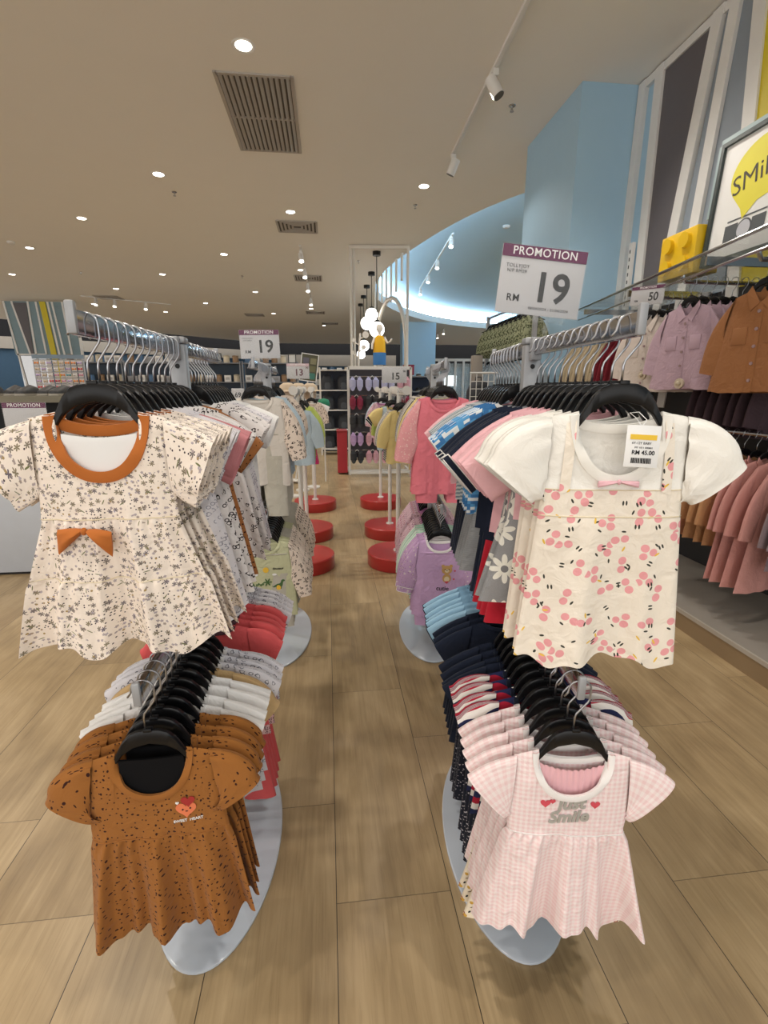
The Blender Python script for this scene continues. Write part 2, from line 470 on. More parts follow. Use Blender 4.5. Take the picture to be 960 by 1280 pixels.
def make_trousers(name, mat, L=.34, w=.10, flare=.0, leg=.05, hemleg=.05, T=.010, splay=.0, wb=None, cat='trousers'):
    """hung waist at z=0"""
    K = Kind(name, cat)
    mb = MB(); m = 32
    V, UV = [], []
    for i, z in enumerate(np.linspace(0, -.10, 6)):
        for j in range(m):
            f = 2 * PI * j / m; ww = w * (1 + .12 * i / 5)
            V.append((ww * math.cos(f), T * math.sin(f) * (1 + .1 * math.sin(9 * f)), z)); UV.append((ww * math.cos(f) + (.5 if math.sin(f) > 0 else 0), z))
    F = [(i * m + j, i * m + (j + 1) % m, (i + 1) * m + (j + 1) % m, (i + 1) * m + j) for i in range(5) for j in range(m)]
    K.part('seat', grid_mesh('seat', V, F, UV, mat))
    for sg in (-1, 1):
        V, UV = [], []; n = 10
        for i in range(n + 1):
            t = i / n; z = -.095 - (L - .095) * t; cx = w * .54 + splay * t; hw = w * .56 + (hemleg - w * .56) * t
            for j in range(m // 2):
                f = 4 * PI * j / m
                V.append((sg * (cx + hw * math.cos(f)), T * 1.15 * math.sin(f) * (1 + .12 * math.sin(5 * f + 3 * t)) , z)); UV.append((sg * (cx + hw * math.cos(f)) + (.5 if math.sin(f) > 0 else 0), z))
        q = m // 2
        F = [(i * q + j, i * q + (j + 1) % q, (i + 1) * q + (j + 1) % q, (i + 1) * q + j) for i in range(n) for j in range(q)]
        K.part('leg', grid_mesh('leg', V, F, UV, mat))
    K.part('waistband', MB().tube([(w * math.cos(2 * PI * j / 24), (T + .001) * math.sin(2 * PI * j / 24), -.004) for j in range(24)], .004, 6, closed=True).mesh('waistband', wb or mat, 180))
    return K
# ------------------------------------------------------------------ materials of the shop
M_black = plain('black_plastic', (.006, .006, .007), .30, 0, .28)
M_wire = plain('hook_steel', (.43, .44, .47), .28, 1)
M_chrome = plain('chrome', (.52, .53, .56), .16, 1)
M_greypole = plain('grey_painted_steel', (.33, .34, .36), .4, .2)
M_white = plain('white_paint', (.72, .71, .69), .45)
M_whitepole = plain('white_pole', (.70, .68, .64), .4)
M_basewhite = plain('pale_blue_base', (.50, .55, .62), .18, 0, .6, .03)
M_red = plain('red_laminate', (.40, .028, .026), .28, 0, .5)
M_card = plain('card_white', (.52, .52, .54), .55, 0, .3, .02)
M_plum = plain('plum_print', (.13, .028, .085), .5, 0, .3, .03)
M_ink = plain('black_ink', (.015, .015, .017), .5, 0, .3)
M_paper = plain('paper_white', (.82, .82, .82), .5, 0, .3, .02)
M_clear = clear('clear_acrylic', (.8, .85, .88), .04)
M_glass = clear('green_glass', (.62, .74, .74), .30)
M_navyboard = plain('navy_board', (.03, .065, .12), .6)
M_yellow = plain('yellow_board', (.62, .50, .01), .5)
M_ltblue = plain('light_blue_paint', (.37, .56, .72), .6, 0, .3, .02)
M_dkpanel = plain('dark_panel', (.115, .105, .115), .6)
M_greyblue = plain('grey_blue_panel', (.24, .28, .33), .55)
M_goldy = plain('gold_wire', (.6, .5, .3), .3, 1)

cream = (.80, .71, .62)
C = {}
C['floral'] = cloth('cream_floral_cotton', (.84, .745, .66), p_floral)
C['rust'] = cloth('rust_rib', (.44, .135, .030))
C['lining'] = cloth('white_lining', (.80, .80, .80))
C['brown'] = cloth('brown_spotted_cotton', (.30, .118, .028), p_spots((.035, .010, .008)))
C['brownrib'] = cloth('brown_rib', (.31, .120, .028))
C['cherry'] = cloth('cream_cherry_cotton', (.84, .77, .67), p_cherry)
C['milk'] = cloth('milk_white_jersey', (.83, .81, .76))
C['milkpipe'] = cloth('cream_piping', (.78, .68, .50))
C['pinkribbon'] = cloth('pink_ribbon', (.70, .42, .47))
C['gingham'] = cloth('pink_gingham', (.85, .75, .74), p_gingham((.83, .675, .675), (.80, .59, .595)))
C['whiterib'] = cloth('white_rib', (.82, .79, .78))
C['pinkplain'] = cloth('baby_pink_jersey', (.78, .46, .50))
C['greyprint'] = cloth('white_grey_print', (.72, .69, .72), p_rings((.26, .25, .30), .021, .0042, .0012))
C['hearts'] = cloth('white_heart_print', (.76, .72, .71), p_rings((.03, .022, .025), .030, .0052, .0019, .9))
C['rose'] = cloth('rose_lining', (.55, .22, .24))
C['ochre'] = cloth('ochre_spotted', (.36, .145, .05), p_spots((.06, .02, .01)))
C['white'] = cloth('white_jersey', (.80, .79, .78))
C['tan'] = cloth('tan_knit', (.52, .36, .18))
C['greyzoo'] = cloth('grey_animal_print', (.60, .59, .63), p_rings((.13, .13, .16), .025, .0048, .0014))
C['coralred'] = cloth('coral_red_fleece', (.60, .095, .10))
C['coralfl'] = cloth('coral_small_print', (.62, .40, .40), p_rings((.10, .05, .06), .014, .004, .0015))
C['offwhite'] = cloth('off_white_jersey', (.62, .58, .53))
C['leo'] = cloth('cream_leaf_print', (.70, .60, .52), p_rings((.05, .035, .03), .023, .0045, .0022))
C['sky'] = cloth('pale_sky_jersey', (.47, .58, .66))
C['lime'] = cloth('lime_jersey', (.50, .60, .16))
C['magenta'] = cloth('magenta_jersey', (.55, .04, .17))
C['sage'] = cloth('sage_green_jersey', (.50, .51, .33))
C['stone'] = cloth('stone_jersey', (.46, .44, .38))
C['lilac'] = cloth('lilac_jersey', (.55, .36, .58))
C['lilacfl'] = cloth('lilac_small_flowers', (.52, .34, .54), p_flowers((.36, .20, .40), (.68, .54, .70)))
C['mint'] = cloth('mint_stripe', (.42, .68, .53), p_stripes([(.74, .76, .70)], .007))
C['mintplain'] = cloth('mint_jersey', (.40, .68, .52))
C['pinkfl'] = cloth('pink_multi_flowers', (.66, .46, .52), p_flowers((.16, .06, .13), (.60, .22, .33)))
C['orchid'] = cloth('orchid_jersey', (.52, .22, .43))
C['coral'] = cloth('coral_pink_jersey', (.74, .20, .25))
C['coralsl'] = cloth('coral_star_sleeve', (.74, .34, .36), p_spots((.83, .62, .58)))
C['navy'] = cloth('navy_jersey', (.013, .018, .035))
C['navydot'] = cloth('navy_pin_dot', (.014, .016, .028), p_spots((.45, .42, .45)))
C['check'] = cloth('blue_white_squares', (.05, .18, .42), p_squares((.10, .32, .60), (.70, .74, .76)))
C['grey'] = cloth('grey_melange', (.27, .28, .29), p_stripes([(.31, .32, .33)], .002))
C['greystripe'] = cloth('grey_blue_stripe', (.60, .62, .62), p_stripes([(.22, .28, .32)], .006))
C['daisy'] = cloth('grey_daisy_print', (.29, .295, .305), p_daisy)
C['red'] = cloth('red_jersey', (.46, .018, .035))
C['stripeflag'] = cloth('red_white_navy_waves', (.78, .74, .70), p_stripes([(.40, .015, .04), (.02, .025, .08)], .019, .006))
C['skyblue'] = cloth('light_blue_jersey', (.32, .52, .68))
C['snacks'] = cloth('cream_snack_print', (.76, .67, .53), p_snacks)
C['yellow'] = cloth('yellow_jersey', (.70, .56, .24))
C['bwstripe'] = cloth('black_white_stripe', (.66, .63, .58), p_stripes([(.10, .09, .10)], .008))
C['jcream'] = cloth('cream_twill', (.60, .53, .48)); C['jlilac'] = cloth('dusty_lilac_twill', (.47, .335, .40))
C['jbrown'] = cloth('caramel_twill', (.31, .135, .055)); C['jorange'] = cloth('apricot_twill', (.56, .27, .16))
C['jtan'] = cloth('tan_twill', (.50, .27, .13)); C['jpink'] = cloth('dusty_pink_twill', (.60, .295, .265))
C['jgrey'] = cloth('mauve_grey_twill', (.25, .19, .21)); C['jmaroon'] = cloth('maroon_twill', (.17, .015, .025))
C['jkhaki'] = cloth('khaki_twill', (.44, .36, .24)); C['jolive'] = cloth('olive_print', (.30, .32, .20), p_rings((.05, .06, .03), .03, .009, .005))
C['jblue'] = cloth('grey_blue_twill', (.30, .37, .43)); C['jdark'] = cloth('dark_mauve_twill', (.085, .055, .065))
C['bean'] = cloth('heart_orange', (.72, .20, .09)); C['beancap'] = cloth('heart_maroon', (.36, .035, .03))
M_silver = plain('silver_foil', (.55, .57, .57), .35, .6)
M_heart = plain('heart_print_red', (.62, .07, .10), .6)

# ------------------------------------------------------------------ hanger
def make_hanger(half=.085, sc=1.0, slope=.28, cresc=1.0):
    K = Kind('clothes_hanger', 'hanger')
    xs = np.linspace(-half, half, 41); V, F = [], []
    for x in xs:
        a = abs(x)
        top = np.interp(a, [0, .02, .035, .048, .062, .074, .2], [-.072, -.0735, -.080, -.094, -.1200, -.1345, -.1345 - slope * .126])
        bot = np.interp(a, [0, .03, .05, .064, .09, .14], [-.100, -.107, -.121, -.141, -.150, -.150 - slope * .045])
        bot = min(bot, top - .009); h = .0055 if a < .055 else np.interp(a, [.055, .074], [.0055, .003])
        e = min(.003, (top - bot) * .3)
        V += [(x, -h + .002, top), (x, h - .002, top), (x, h, top - e), (x, h, bot + e), (x, h - .002, bot), (x, -h + .002, bot), (x, -h, bot + e), (x, -h, top - e)]
    n = 8
    for i in range(len(xs) - 1):
        for j in range(n): F.append((i * n + j, i * n + (j + 1) % n, (i + 1) * n + (j + 1) % n, (i + 1) * n + j))
    F += [tuple(range(n)), tuple(len(xs) * n - 1 - j for j in range(n))]
    mb = MB().add(V, F); mb.box((0, 0, -.072), (.016, .011, .008), bev=.002)
    K.part('body', mb.mesh('body', M_black, 40))
    p = [(-.004, 0, -.072), (-.004, 0, -.046), (-.002, 0, -.038), (.017, 0, -.013), (.0195, 0, -.006), (.0195, 0, .012)]
    p += [(.0195 * math.cos(a), 0, .014 + .0165 * math.sin(a)) for a in np.linspace(.25, PI - .1, 11)]
    p += [(-.021, 0, .006), (-.027, 0, -.002)]
    K.part('hook', MB().tube(p, .0019, 7).mesh('hook', M_wire, 180))
    return K
HANG = make_hanger()

def blob(pts, y=.0008):
    return MB().prism(pts, -y, 0)
def heart_pts(s, cx=0, cz=0, n=28):
    P = []
    for i in range(n):
        a = 2 * PI * i / n
        P.append((cx + s * .0625 * 16 * math.sin(a) ** 3, cz + s * .0625 * (13 * math.cos(a) - 5 * math.cos(2 * a) - 2 * math.cos(3 * a) - math.cos(4 * a))))
    return P
def oval_pts(cx, cz, rx, rz, n=20, rot=0):
    return [(cx + rx * math.cos(t) * math.cos(rot) - rz * math.sin(t) * math.sin(rot), cz + rx * math.cos(t) * math.sin(rot) + rz * math.sin(t) * math.cos(rot)) for t in (2 * PI * i / n for i in range(n))]
def deco(K, name, polys, mat, lift=.0012, label=None):
    mb = MB()
    for p in polys: mb.add(*_pr(p))
    me = mb.mesh(name, mat, 0); K.cut.lay(me, lift); return K.part(name, me, label)
def _pr(p):
    m = blob(p); return m.v, m.f
def deco_text(K, txt, size, x, z, mat, bold=0, lift=.0014, tilt=0, space=1.0):
    me = text_mesh(txt, size, mat, .0004, bold, space=space)
    me.transform(Matrix.Rotation(R(tilt), 4, 'Z')); stand_up(me, x, z)
    K.cut.lay(me, lift); return K.part('lettering', me)

# ------------------------------------------------------------------ the kinds of clothes
SHORT = dict(L=.085, ang=38, eh=.046, ed=.013)
LONG = dict(L=.23, ang=66, eh=.030, ed=.012, bend=12)
CAP = dict(L=.062, ang=26, eh=.056, ed=.014, ruffle=.10, gk=7)

cut = Cut(nw=.0625, nf=.094, nb=.022, sw=.104, sd=.010, ad=.135, prof=((-.135, .107), (-.172, .109), (-.185, .112), (-.278, .142), (-.29, .150), (-.408, .178)),
          hem=-.408, T=.013, fold=.025, k=2.6, seams=(-.172, -.278), gath=.0035, seed=4, nu=96, hemw=.010, tstart=-.14)
FLORAL = make_top('tiered_dress', 'dress', cut, C['floral'], dict(L=.064, ang=24, eh=.060, ed=.021, ruffle=.16, gk=6, end_tilt=-4, n=14, m=48), None, C['rust'], bw=.0175, piping=C['milkpipe'], rows=46)
mb = MB()                                             # the folded white shorts tucked inside the dress
V, F = [], []
for i in range(9):
    for j in range(15):
        x = -.057 + .114 * j / 14; z = -.122 + .088 * i / 8
        V.append((x, -.0035 - .0035 * math.sin(PI * j / 14) - .002 * abs(math.sin(i * 1.6)), z - .006 * math.sin(PI * j / 14)))
F = [(i * 15 + j, i * 15 + j + 1, i * 15 + j + 16, i * 15 + j + 15) for i in range(8) for j in range(14)]
o = len(V); V += [(x, y + .003, z) for x, y, z in V]; F += [tuple(k + o for k in f)[::-1] for f in F[:112]]
FLORAL.part('lining', MB().add(V, F).mesh('lining', C['lining'], 60), 'folded white lining')
bm_ = bow(C['rust'], .038, .040, .008, .0065, 1.15); bm_.transform(Matrix.Translation((-.034, cut.at(-.034, -.19) - .004, -.188)) @ Matrix.Rotation(R(4), 4, 'Y'))
FLORAL.part('bow', bm_, 'rust fabric bow')

cut = Cut(nw=.0635, nf=.088, nb=.080, sw=.108, sd=.012, ad=.14, prof=((-.14, .125), (-.185, .128), (-.22, .138), (-.425, .165)), hem=-.425, T=.014, fold=.030,
          k=3.1, seams=(-.187,), gath=.004, seed=23, nu=96, hemw=.012, tstart=-.17)
BROWN = make_top('peplum_shirt', 'shirt', cut, C['brown'], dict(L=.060, ang=36, eh=.050, ed=.018, puff=.18, gather=.2, gk=8, bend=18, n=14, m=48), None, C['brownrib'], bw=.0125, piping=C['brownrib'], rows=40)
V, F = [], []
for i in range(9):
    for j in range(21):
        x = -.058 + .116 * j / 20
        V.append((x, -.004 - .003 * math.sin(PI * j / 20) - .0018 * abs(math.sin(i * 1.3)), -.112 + .098 * i / 8 - .018 * math.sin(PI * j / 20) * (1 - i / 8)))
F = [(i * 21 + j, i * 21 + j + 1, i * 21 + j + 22, i * 21 + j + 21) for i in range(8) for j in range(20)]
o = len(V); V += [(x, y + .004, z) for x, y, z in V]; F += [tuple(k + o for k in f)[::-1] for f in F[:160]]
BROWN.part('lining', MB().add(V, F).mesh('lining', plain('black_cotton', (.006, .006, .007), .8, 0, .1), 60), 'folded black shorts')
deco(BROWN, 'heart_print', [heart_pts(.0035, .040, -.112)], M_paper, label='small white heart')
deco(BROWN, 'heart_print', [heart_pts(.019, .055, -.128)], C['bean'], label='orange smiling heart')
deco(BROWN, 'heart_print', [heart_pts(.013, .060, -.109), ], C['beancap'], .0022, label='dark red heart')
deco(BROWN, 'heart_face', [oval_pts(.049, -.127, .0016, .0016), oval_pts(.063, -.125, .0016, .0016), oval_pts(.056, -.131, .0024, .0007)], M_ink, .0026)
deco_text(BROWN, 'SWEET  HEART', .0082, .057, -.153, M_paper, .0001, tilt=4)

cut = Cut(nw=.066, nf=.102, nb=.022, sw=.112, sd=.012, ad=.135, prof=((-.135, .116), (-.172, .119), (-.442, .142)), hem=-.442, T=.014, fold=.014,
          k=1.5, seams=(-.1265, -.172), gath=.0005, seed=31, nu=80, hemw=.010, tstart=-.17)
cut.zy = -.1265
CHERRY = make_top('pinafore_dress', 'dress', cut, C['milk'], dict(L=.077, ang=24, eh=.052, ed=.020, puff=.20, gather=.22, gk=9, bend=26, n=14, m=48), None, C['milk'],
                  segs=[(-.442, -.172, 'skirt', C['cherry']), (-.172, -.1265, 'waist_panel', C['cherry']), (-.1265, None, 'bodice', C['milk'])], bw=.015, piping=C['milkpipe'], rows=40)
for sg in (-1, 1):                                     # the straps of the pinafore
    V, F = [], []; x0, x1 = sg * .074, sg * .091
    for i, z in enumerate(np.linspace(-.127, -.012, 12)):
        for x in (x0, (x0 + x1) / 2, x1): V.append((x * (1 - .06 * (i / 11)), cut.at(x, z, -1, .0022), z - (abs(x) - .066) * .28))
    for i in range(11):
        for j in range(2): F.append((i * 3 + j, i * 3 + j + 1, i * 3 + j + 4, i * 3 + j + 3))
    CHERRY.part('strap', grid_mesh('strap', V, F, [(v[0], v[2]) for v in V], C['cherry']))
bm_ = bow(C['pinkribbon'], .030, .010, .003, .0045, .9); bm_.transform(Matrix.Translation((.002, cut.at(0, -.114) - .004, -.112)))
CHERRY.part('ribbon_bow', bm_, 'small pink ribbon bow')

cut = Cut(nw=.0635, nf=.090, nb=.028, sw=.108, sd=.014, ad=.145, prof=((-.145, .115), (-.18, .112), (-.20, .122), (-.425, .168)), hem=-.425, T=.014, fold=.032,
          k=2.5, seams=(-.182,), gath=.004, seed=12, nu=96, hemw=.020, tstart=-.175)
GING = make_top('peplum_blouse', 'blouse', cut, C['gingham'], dict(L=.058, ang=26, eh=.060, ed=.016, bend=14, n=14, m=48), None, C['whiterib'], bw=.0125, piping=C['whiterib'], rows=40)
deco(GING, 'heart_print', [heart_pts(.0095, -.047, -.108), heart_pts(.0055, -.034, -.103), heart_pts(.009, .046, -.108)], M_heart, label='small red hearts')
me = text_mesh('Just', .035, M_silver, .0006, .0012); me.transform(Matrix.Rotation(R(6), 4, 'Z') @ Matrix(((1, .25, 0, 0), (0, 1, 0, 0), (0, 0, 1, 0), (0, 0, 0, 1)))); stand_up(me, .003, -.108); cut.lay(me, .0016); GING.part('lettering', me, 'silver lettering')
me = text_mesh('Smile', .035, M_silver, .0006, .0012); me.transform(Matrix.Rotation(R(6), 4, 'Z') @ Matrix(((1, .25, 0, 0), (0, 1, 0, 0), (0, 0, 1, 0), (0, 0, 0, 1)))); stand_up(me, .0, -.138); cut.lay(me, .0016); GING.part('lettering', me, 'silver lettering')
# gathered pink shorts seen in the neck opening
V, F = [], []
for i in range(9):
    for j in range(41):
        x = -.066 + .132 * j / 40; s = i / 8
        V.append((x, -.001 - .0016 * math.sin(j * 1.9) * (.3 + s) - .002 * math.exp(-((s - .72) / .1) ** 2), -.112 + .085 * s - .018 * math.cos(PI * (j / 40 - .5))))
F = [(i * 41 + j, i * 41 + j + 1, i * 41 + j + 42, i * 41 + j + 41) for i in range(8) for j in range(40)]
GING.part('lining', MB().add(V, F).mesh('lining', C['pinkplain'], 180), 'gathered pink shorts')

def simple(name, cat, body, sl, slm=None, band=None, hem=-.34, w=.115, hw=.13, seams=(), fold=.006, k=1.6, seed=1, gath=0, nf=.055, nw=.058, nu=30, sw=.104, ad=.135, cuffm=None, piping=None, segs=None, rows=14, hemw=.004, T=.011, bw=.011):
    c = Cut(nw=nw, nf=nf, nb=.016, sw=sw, sd=.012, ad=ad, prof=((-ad, w), (hem, hw)), hem=hem, T=T, fold=fold, k=k, seams=seams, gath=gath, seed=seed, nu=nu, hemw=hemw)
    return make_top(name, cat, c, body, dict(n=8, m=22, **sl), slm, band or body, segs=segs, bw=bw, cuffm=cuffm, piping=piping, rows=rows)

PRINTD = simple('ruffle_dress', 'dress', C['greyprint'], dict(CAP), None, C['white'], -.42, .108, .168, (-.17, -.40), .018, 2.7, 5, .003, nu=48, rows=22, nf=.07)
ROSED = simple('ruffle_dress', 'dress', C['greyprint'], dict(L=.08, ang=24, eh=.056, ed=.02, ruffle=.2, gk=6), C['rose'], C['white'], -.42, .108, .165, (-.17,), .018, 2.7, 5, .003, nu=48, rows=22)
HEARTD = simple('heart_print_dress', 'dress', C['hearts'], dict(L=.07, ang=30, eh=.05, ed=.012), None, C['white'], -.42, .108, .17, (-.19,), .018, 2.3, 9, .003, nu=48, rows=22)
OCHRED = simple('spotted_dress', 'dress', C['ochre'], dict(SHORT), None, None, -.42, .108, .17, (-.19,), .018, 2.3, 9, .003, nu=40, rows=20)
WHITET = simple('white_tee', 'shirt', C['white'], dict(L=.075, ang=22, eh=.050, ed=.018, ruffle=.1), None, C['white'], -.30, .112, .122)
TANT = simple('tan_cardigan', 'cardigan', C['tan'], dict(L=.10, ang=42, eh=.044, ed=.02, puff=.2), None, None, -.32, .114, .125)
ZOO = simple('animal_print_romper', 'romper', C['greyzoo'], dict(L=.095, ang=24, eh=.05, ed=.02, puff=.15), None, C['white'], -.40, .114, .150, (-.20,), .015, 2.2, 3, .003, nu=40)
CORALJ = simple('coral_jacket', 'jacket', C['coralred'], dict(LONG, L=.16), None, C['coralred'], -.32, .115, .125, cuffm=C['coralfl'])
CORALD = simple('frilled_shirt', 'shirt', C['coralred'], dict(L=.08, ang=26, eh=.05, ed=.02, puff=.2), None, C['coralfl'], -.36, .115, .15, (-.33,), .014, 2.2, 8,
                segs=[(-.36, -.33, 'frill', C['coralfl']), (-.33, None, 'bodice', C['coralred'])])
DINOT = simple('dinosaur_tee', 'shirt', C['offwhite'], dict(LONG, L=.2), C['leo'], C['offwhite'], -.37, .118, .125, nu=44, seed=6)
GREEN = simple('dinosaur_shirt', 'shirt', C['sage'], dict(LONG, L=.21), C['leo'], C['sage'], -.36, .118, .13, nu=44, seed=2)
STONE = simple('stone_shirt', 'shirt', C['stone'], dict(LONG, L=.2), C['leo'], C['stone'], -.36, .118, .13)
M_dino = plain('dinosaur_green', (.055, .13, .04), .7); M_sun = plain('sun_yellow', (.75, .47, .05), .7); M_dino2 = plain('dinosaur_sage', (.27, .34, .20), .7)
def dino(cx, cz, s, f=1):
    P = [(-1, .1), (-.75, .0), (-.5, .18), (-.2, .35), (.15, .42), (.35, .6), (.45, .95), (.7, 1.1), (.95, 1.0), (1.0, .82), (.75, .74), (.68, .5), (.62, .15), (.45, -.1), (.45, -.45), (.25, -.45), (.22, -.12), (-.1, -.15), (-.12, -.45), (-.33, -.45), (-.4, -.1), (-.7, -.2)]
    return [(cx + f * s * x, cz + s * z) for x, z in P]
deco(GREEN, 'dinosaur_print', [dino(-.045, -.225, .028, -1), dino(.05, -.215, .03)] + [oval_pts(-.045 + .009 * i, -.205 + .004 * (i % 2), .004, .006) for i in range(4)], M_dino)
deco(GREEN, 'sun_print', [oval_pts(-.002, -.135, .013, .013), oval_pts(.05, -.222, .01, .012)], M_sun, .0016)
deco(GREEN, 'leaf_print', [oval_pts(.003 + .01 * math.cos(a), -.193 + .01 * math.sin(a), .010, .003, rot=a) for a in (0, 1.05, 2.1, 3.14, 4.2, 5.25)], M_dino, .002)
deco(GREEN, 'cloud_print', [oval_pts(-.05, -.158, .012, .005), oval_pts(-.044, -.153, .007, .006), oval_pts(.035, -.158, .010, .005)], M_paper)
deco_text(GREEN, 'dinosaur', .014, .052, -.130, M_ink, .0003)
deco(DINOT, 'dinosaur_print', [dino(.01, -.18, .06)], M_dino2)
deco(DINOT, 'dinosaur_spikes', [oval_pts(-.03 + .015 * i, -.155 + .008 * i, .005, .009) for i in range(4)], M_ink, .0016)
SKY = simple('pale_blue_shirt', 'shirt', C['sky'], dict(LONG, L=.18), None, None, -.36, .116, .124)
LIME = simple('lime_shirt', 'shirt', C['lime'], dict(LONG, L=.19), None, None, -.35, .116, .124)
LEOT = simple('leaf_print_shirt', 'shirt', C['leo'], dict(LONG, L=.15), None, None, -.33, .116, .124)
BEAR = simple('bear_shirt', 'shirt', C['lilac'], dict(LONG, L=.19, eh=.036), C['lilacfl'], C['whiterib'], -.37, .118, .128, nu=44, seed=14, cuffm=C['milk'])
M_bear = plain('bear_tan', (.55, .33, .12), .7); M_muz = plain('bear_muzzle', (.75, .62, .42), .7)
deco(BEAR, 'bear_print', [oval_pts(.03, -.145, .024, .021), oval_pts(.012, -.127, .008, .008), oval_pts(.048, -.127, .008, .008), oval_pts(.03, -.186, .020, .022)], M_bear)
deco(BEAR, 'bear_print', [oval_pts(.03, -.150, .010, .008), oval_pts(.03, -.190, .012, .013)], M_muz, .0020)
deco(BEAR, 'bear_face', [oval_pts(.021, -.142, .0022, .0025), oval_pts(.039, -.142, .0022, .0025), oval_pts(.03, -.147, .003, .002)], M_ink, .0027)
deco(BEAR, 'heart_print', [heart_pts(.008, .03, -.205), heart_pts(.005, .066, -.15), heart_pts(.005, .062, -.19)], M_heart, .0026)
deco(BEAR, 'bubble_print', [oval_pts(-.02 + .012 * math.cos(a), -.165 + .018 * math.sin(a), .006, .006) for a in (1, 2, 3, 4, 5)] + [oval_pts(.0, -.135, .007, .007)], C['lilacfl'], .0014)
deco_text(BEAR, 'cutie', .030, .012, -.236, M_ink, .0004, tilt=-4)
LILACF = simple('lilac_floral_shirt', 'shirt', C['lilacfl'], dict(LONG, L=.19, eh=.036), None, C['whiterib'], -.37, .118, .128, seed=14)
MINT = simple('mint_striped_shirt', 'shirt', C['mint'], dict(LONG, L=.19), None, C['mintplain'], -.37, .118, .128)
PINKF = simple('flower_print_shirt', 'shirt', C['pinkfl'], dict(LONG, L=.19), None, C['orchid'], -.37, .118, .128)
CORAL = simple('coral_sweatshirt', 'sweatshirt', C['coral'], dict(LONG, L=.215, eh=.037), C['coralsl'], C['coral'], -.42, .122, .134, (-.365,), .008, 2.4, 9, .003, nu=44,
               segs=[(-.42, -.365, 'frill', C['coral']), (-.365, None, 'bodice', C['coral'])])
deco_text(CORAL, 'Enjoy', .026, .06, -.135, M_paper, .0004)
deco(CORAL, 'heart_print', [heart_pts(.007, .05, -.165), heart_pts(.006, .075, -.17)], M_paper)
PINKT = simple('pink_tee', 'shirt', C['pinkplain'], dict(L=.11, ang=40, eh=.050, ed=.016), None, None, -.27, .120, .135)
NAVYT = simple('navy_tee', 'shirt', C['navy'], dict(L=.125, ang=42, eh=.052, ed=.014), None, C['grey'], -.30, .120, .13, cuffm=C['white'])
CHECKT = simple('blue_check_tee', 'shirt', C['check'], dict(L=.115, ang=36, eh=.050, ed=.014), None, C['white'], -.30, .120, .13, cuffm=C['white'])
GREYT = simple('striped_tee', 'shirt', C['greystripe'], dict(L=.10, ang=36, eh=.050, ed=.014), None, C['grey'], -.30, .120, .13)
FLAG = simple('ruffle_shirt', 'shirt', C['stripeflag'], dict(L=.075, ang=22, eh=.052, ed=.021, puff=.2, ruffle=.15, gk=6), None, C['navy'], -.36, .116, .142, (-.18,), .016, 2.3, 4, .004, nu=40)
NAVYP = simple('navy_polo', 'shirt', C['navy'], dict(L=.085, ang=32, eh=.05, ed=.012), None, None, -.34, .122, .13)
SKYP = simple('light_blue_tee', 'shirt', C['skyblue'], dict(L=.10, ang=30, eh=.05, ed=.013), None, None, -.33, .122, .13, cuffm=C['navy'])
for sg in (-1, 1):
    SKYP.part('sleeve_badge', MB().box((sg * .19, -.012, -.115), (.014, .004, .014), bev=.001, ry=R(sg * 30)).mesh('sleeve_badge', C['navy']), 'navy badge')
YEL = simple('yellow_shirt', 'shirt', C['yellow'], dict(LONG, L=.19), None, None, -.36, .118, .126)
BW = simple('black_white_striped_shirt', 'shirt', C['bwstripe'], dict(LONG, L=.19), None, None, -.36, .118, .126)
BLUEY = simple('pale_blue_yellow_tee', 'shirt', C['sky'], dict(L=.10, ang=30, eh=.052, ed=.02, puff=.2), C['yellow'], C['yellow'], -.36, .118, .145, (-.31,), .012, 2.2, 5)
T_DAISY = make_trousers('daisy_trousers', C['daisy'], .27, .118, leg=.05, hemleg=.068, splay=.046)
T_RED = make_trousers('red_trousers', C['red'], .27, .108, hemleg=.058, splay=.030)
T_NAVY = make_trousers('navy_trousers', C['navy'], .25, .108, hemleg=.056, splay=.024)
T_GREY = make_trousers('grey_shorts', C['grey'], .24, .104, hemleg=.058, splay=.03)
T_SNACK = make_trousers('snack_print_trousers', C['snacks'], .30, .112, hemleg=.066, splay=.05)
T_DOT = make_trousers('navy_dotted_trousers', C['navydot'], .36, .104, hemleg=.056, splay=.022)
T_CORAL = make_trousers('coral_trousers', C['coral'], .34, .100, hemleg=.046, splay=.012)
T_CORR = make_trousers('coral_red_trousers', C['coralred'], .36, .104, hemleg=.050, splay=.045)
T_STONE = make_trousers('stone_trousers', C['stone'], .36, .100, hemleg=.046, splay=.012)
T_LILAC = make_trousers('lilac_trousers', C['lilac'], .36, .100, hemleg=.046, splay=.012)
T_MAG = make_trousers('magenta_shorts', C['magenta'], .20, .104, hemleg=.058, splay=.02)
#@@2
# ------------------------------------------------------------------ camera and render look
cam = bpy.data.cameras.new('camera'); cam.sensor_fit = 'VERTICAL'; cam.sensor_height = 36; cam.lens = 36 * 610 / 1280
cam.clip_start = .02; cam.clip_end = 200
co = bpy.data.objects.new('camera', cam); COL.objects.link(co)
co.location = (0, 0, 1.35); co.rotation_euler = (R(90 - 14.25), 0, R(-6.5)); SC.camera = co
vs = SC.view_settings; vs.view_transform = 'Standard'; vs.look = 'None'; vs.gamma = 1; vs.use_curve_mapping = False
vs.exposure = 0.12
SC.cycles.sample_clamp_indirect = 4
SC.cycles.max_bounces = 6
SC.cycles.use_denoising = True
w = bpy.data.worlds.new('world'); SC.world = w; w.use_nodes = True
w.node_tree.nodes['Background'].inputs[0].default_value = (1.0, .97, .93, 1)
w.node_tree.nodes['Background'].inputs[1].default_value = 1.9

CEIL = 3.8
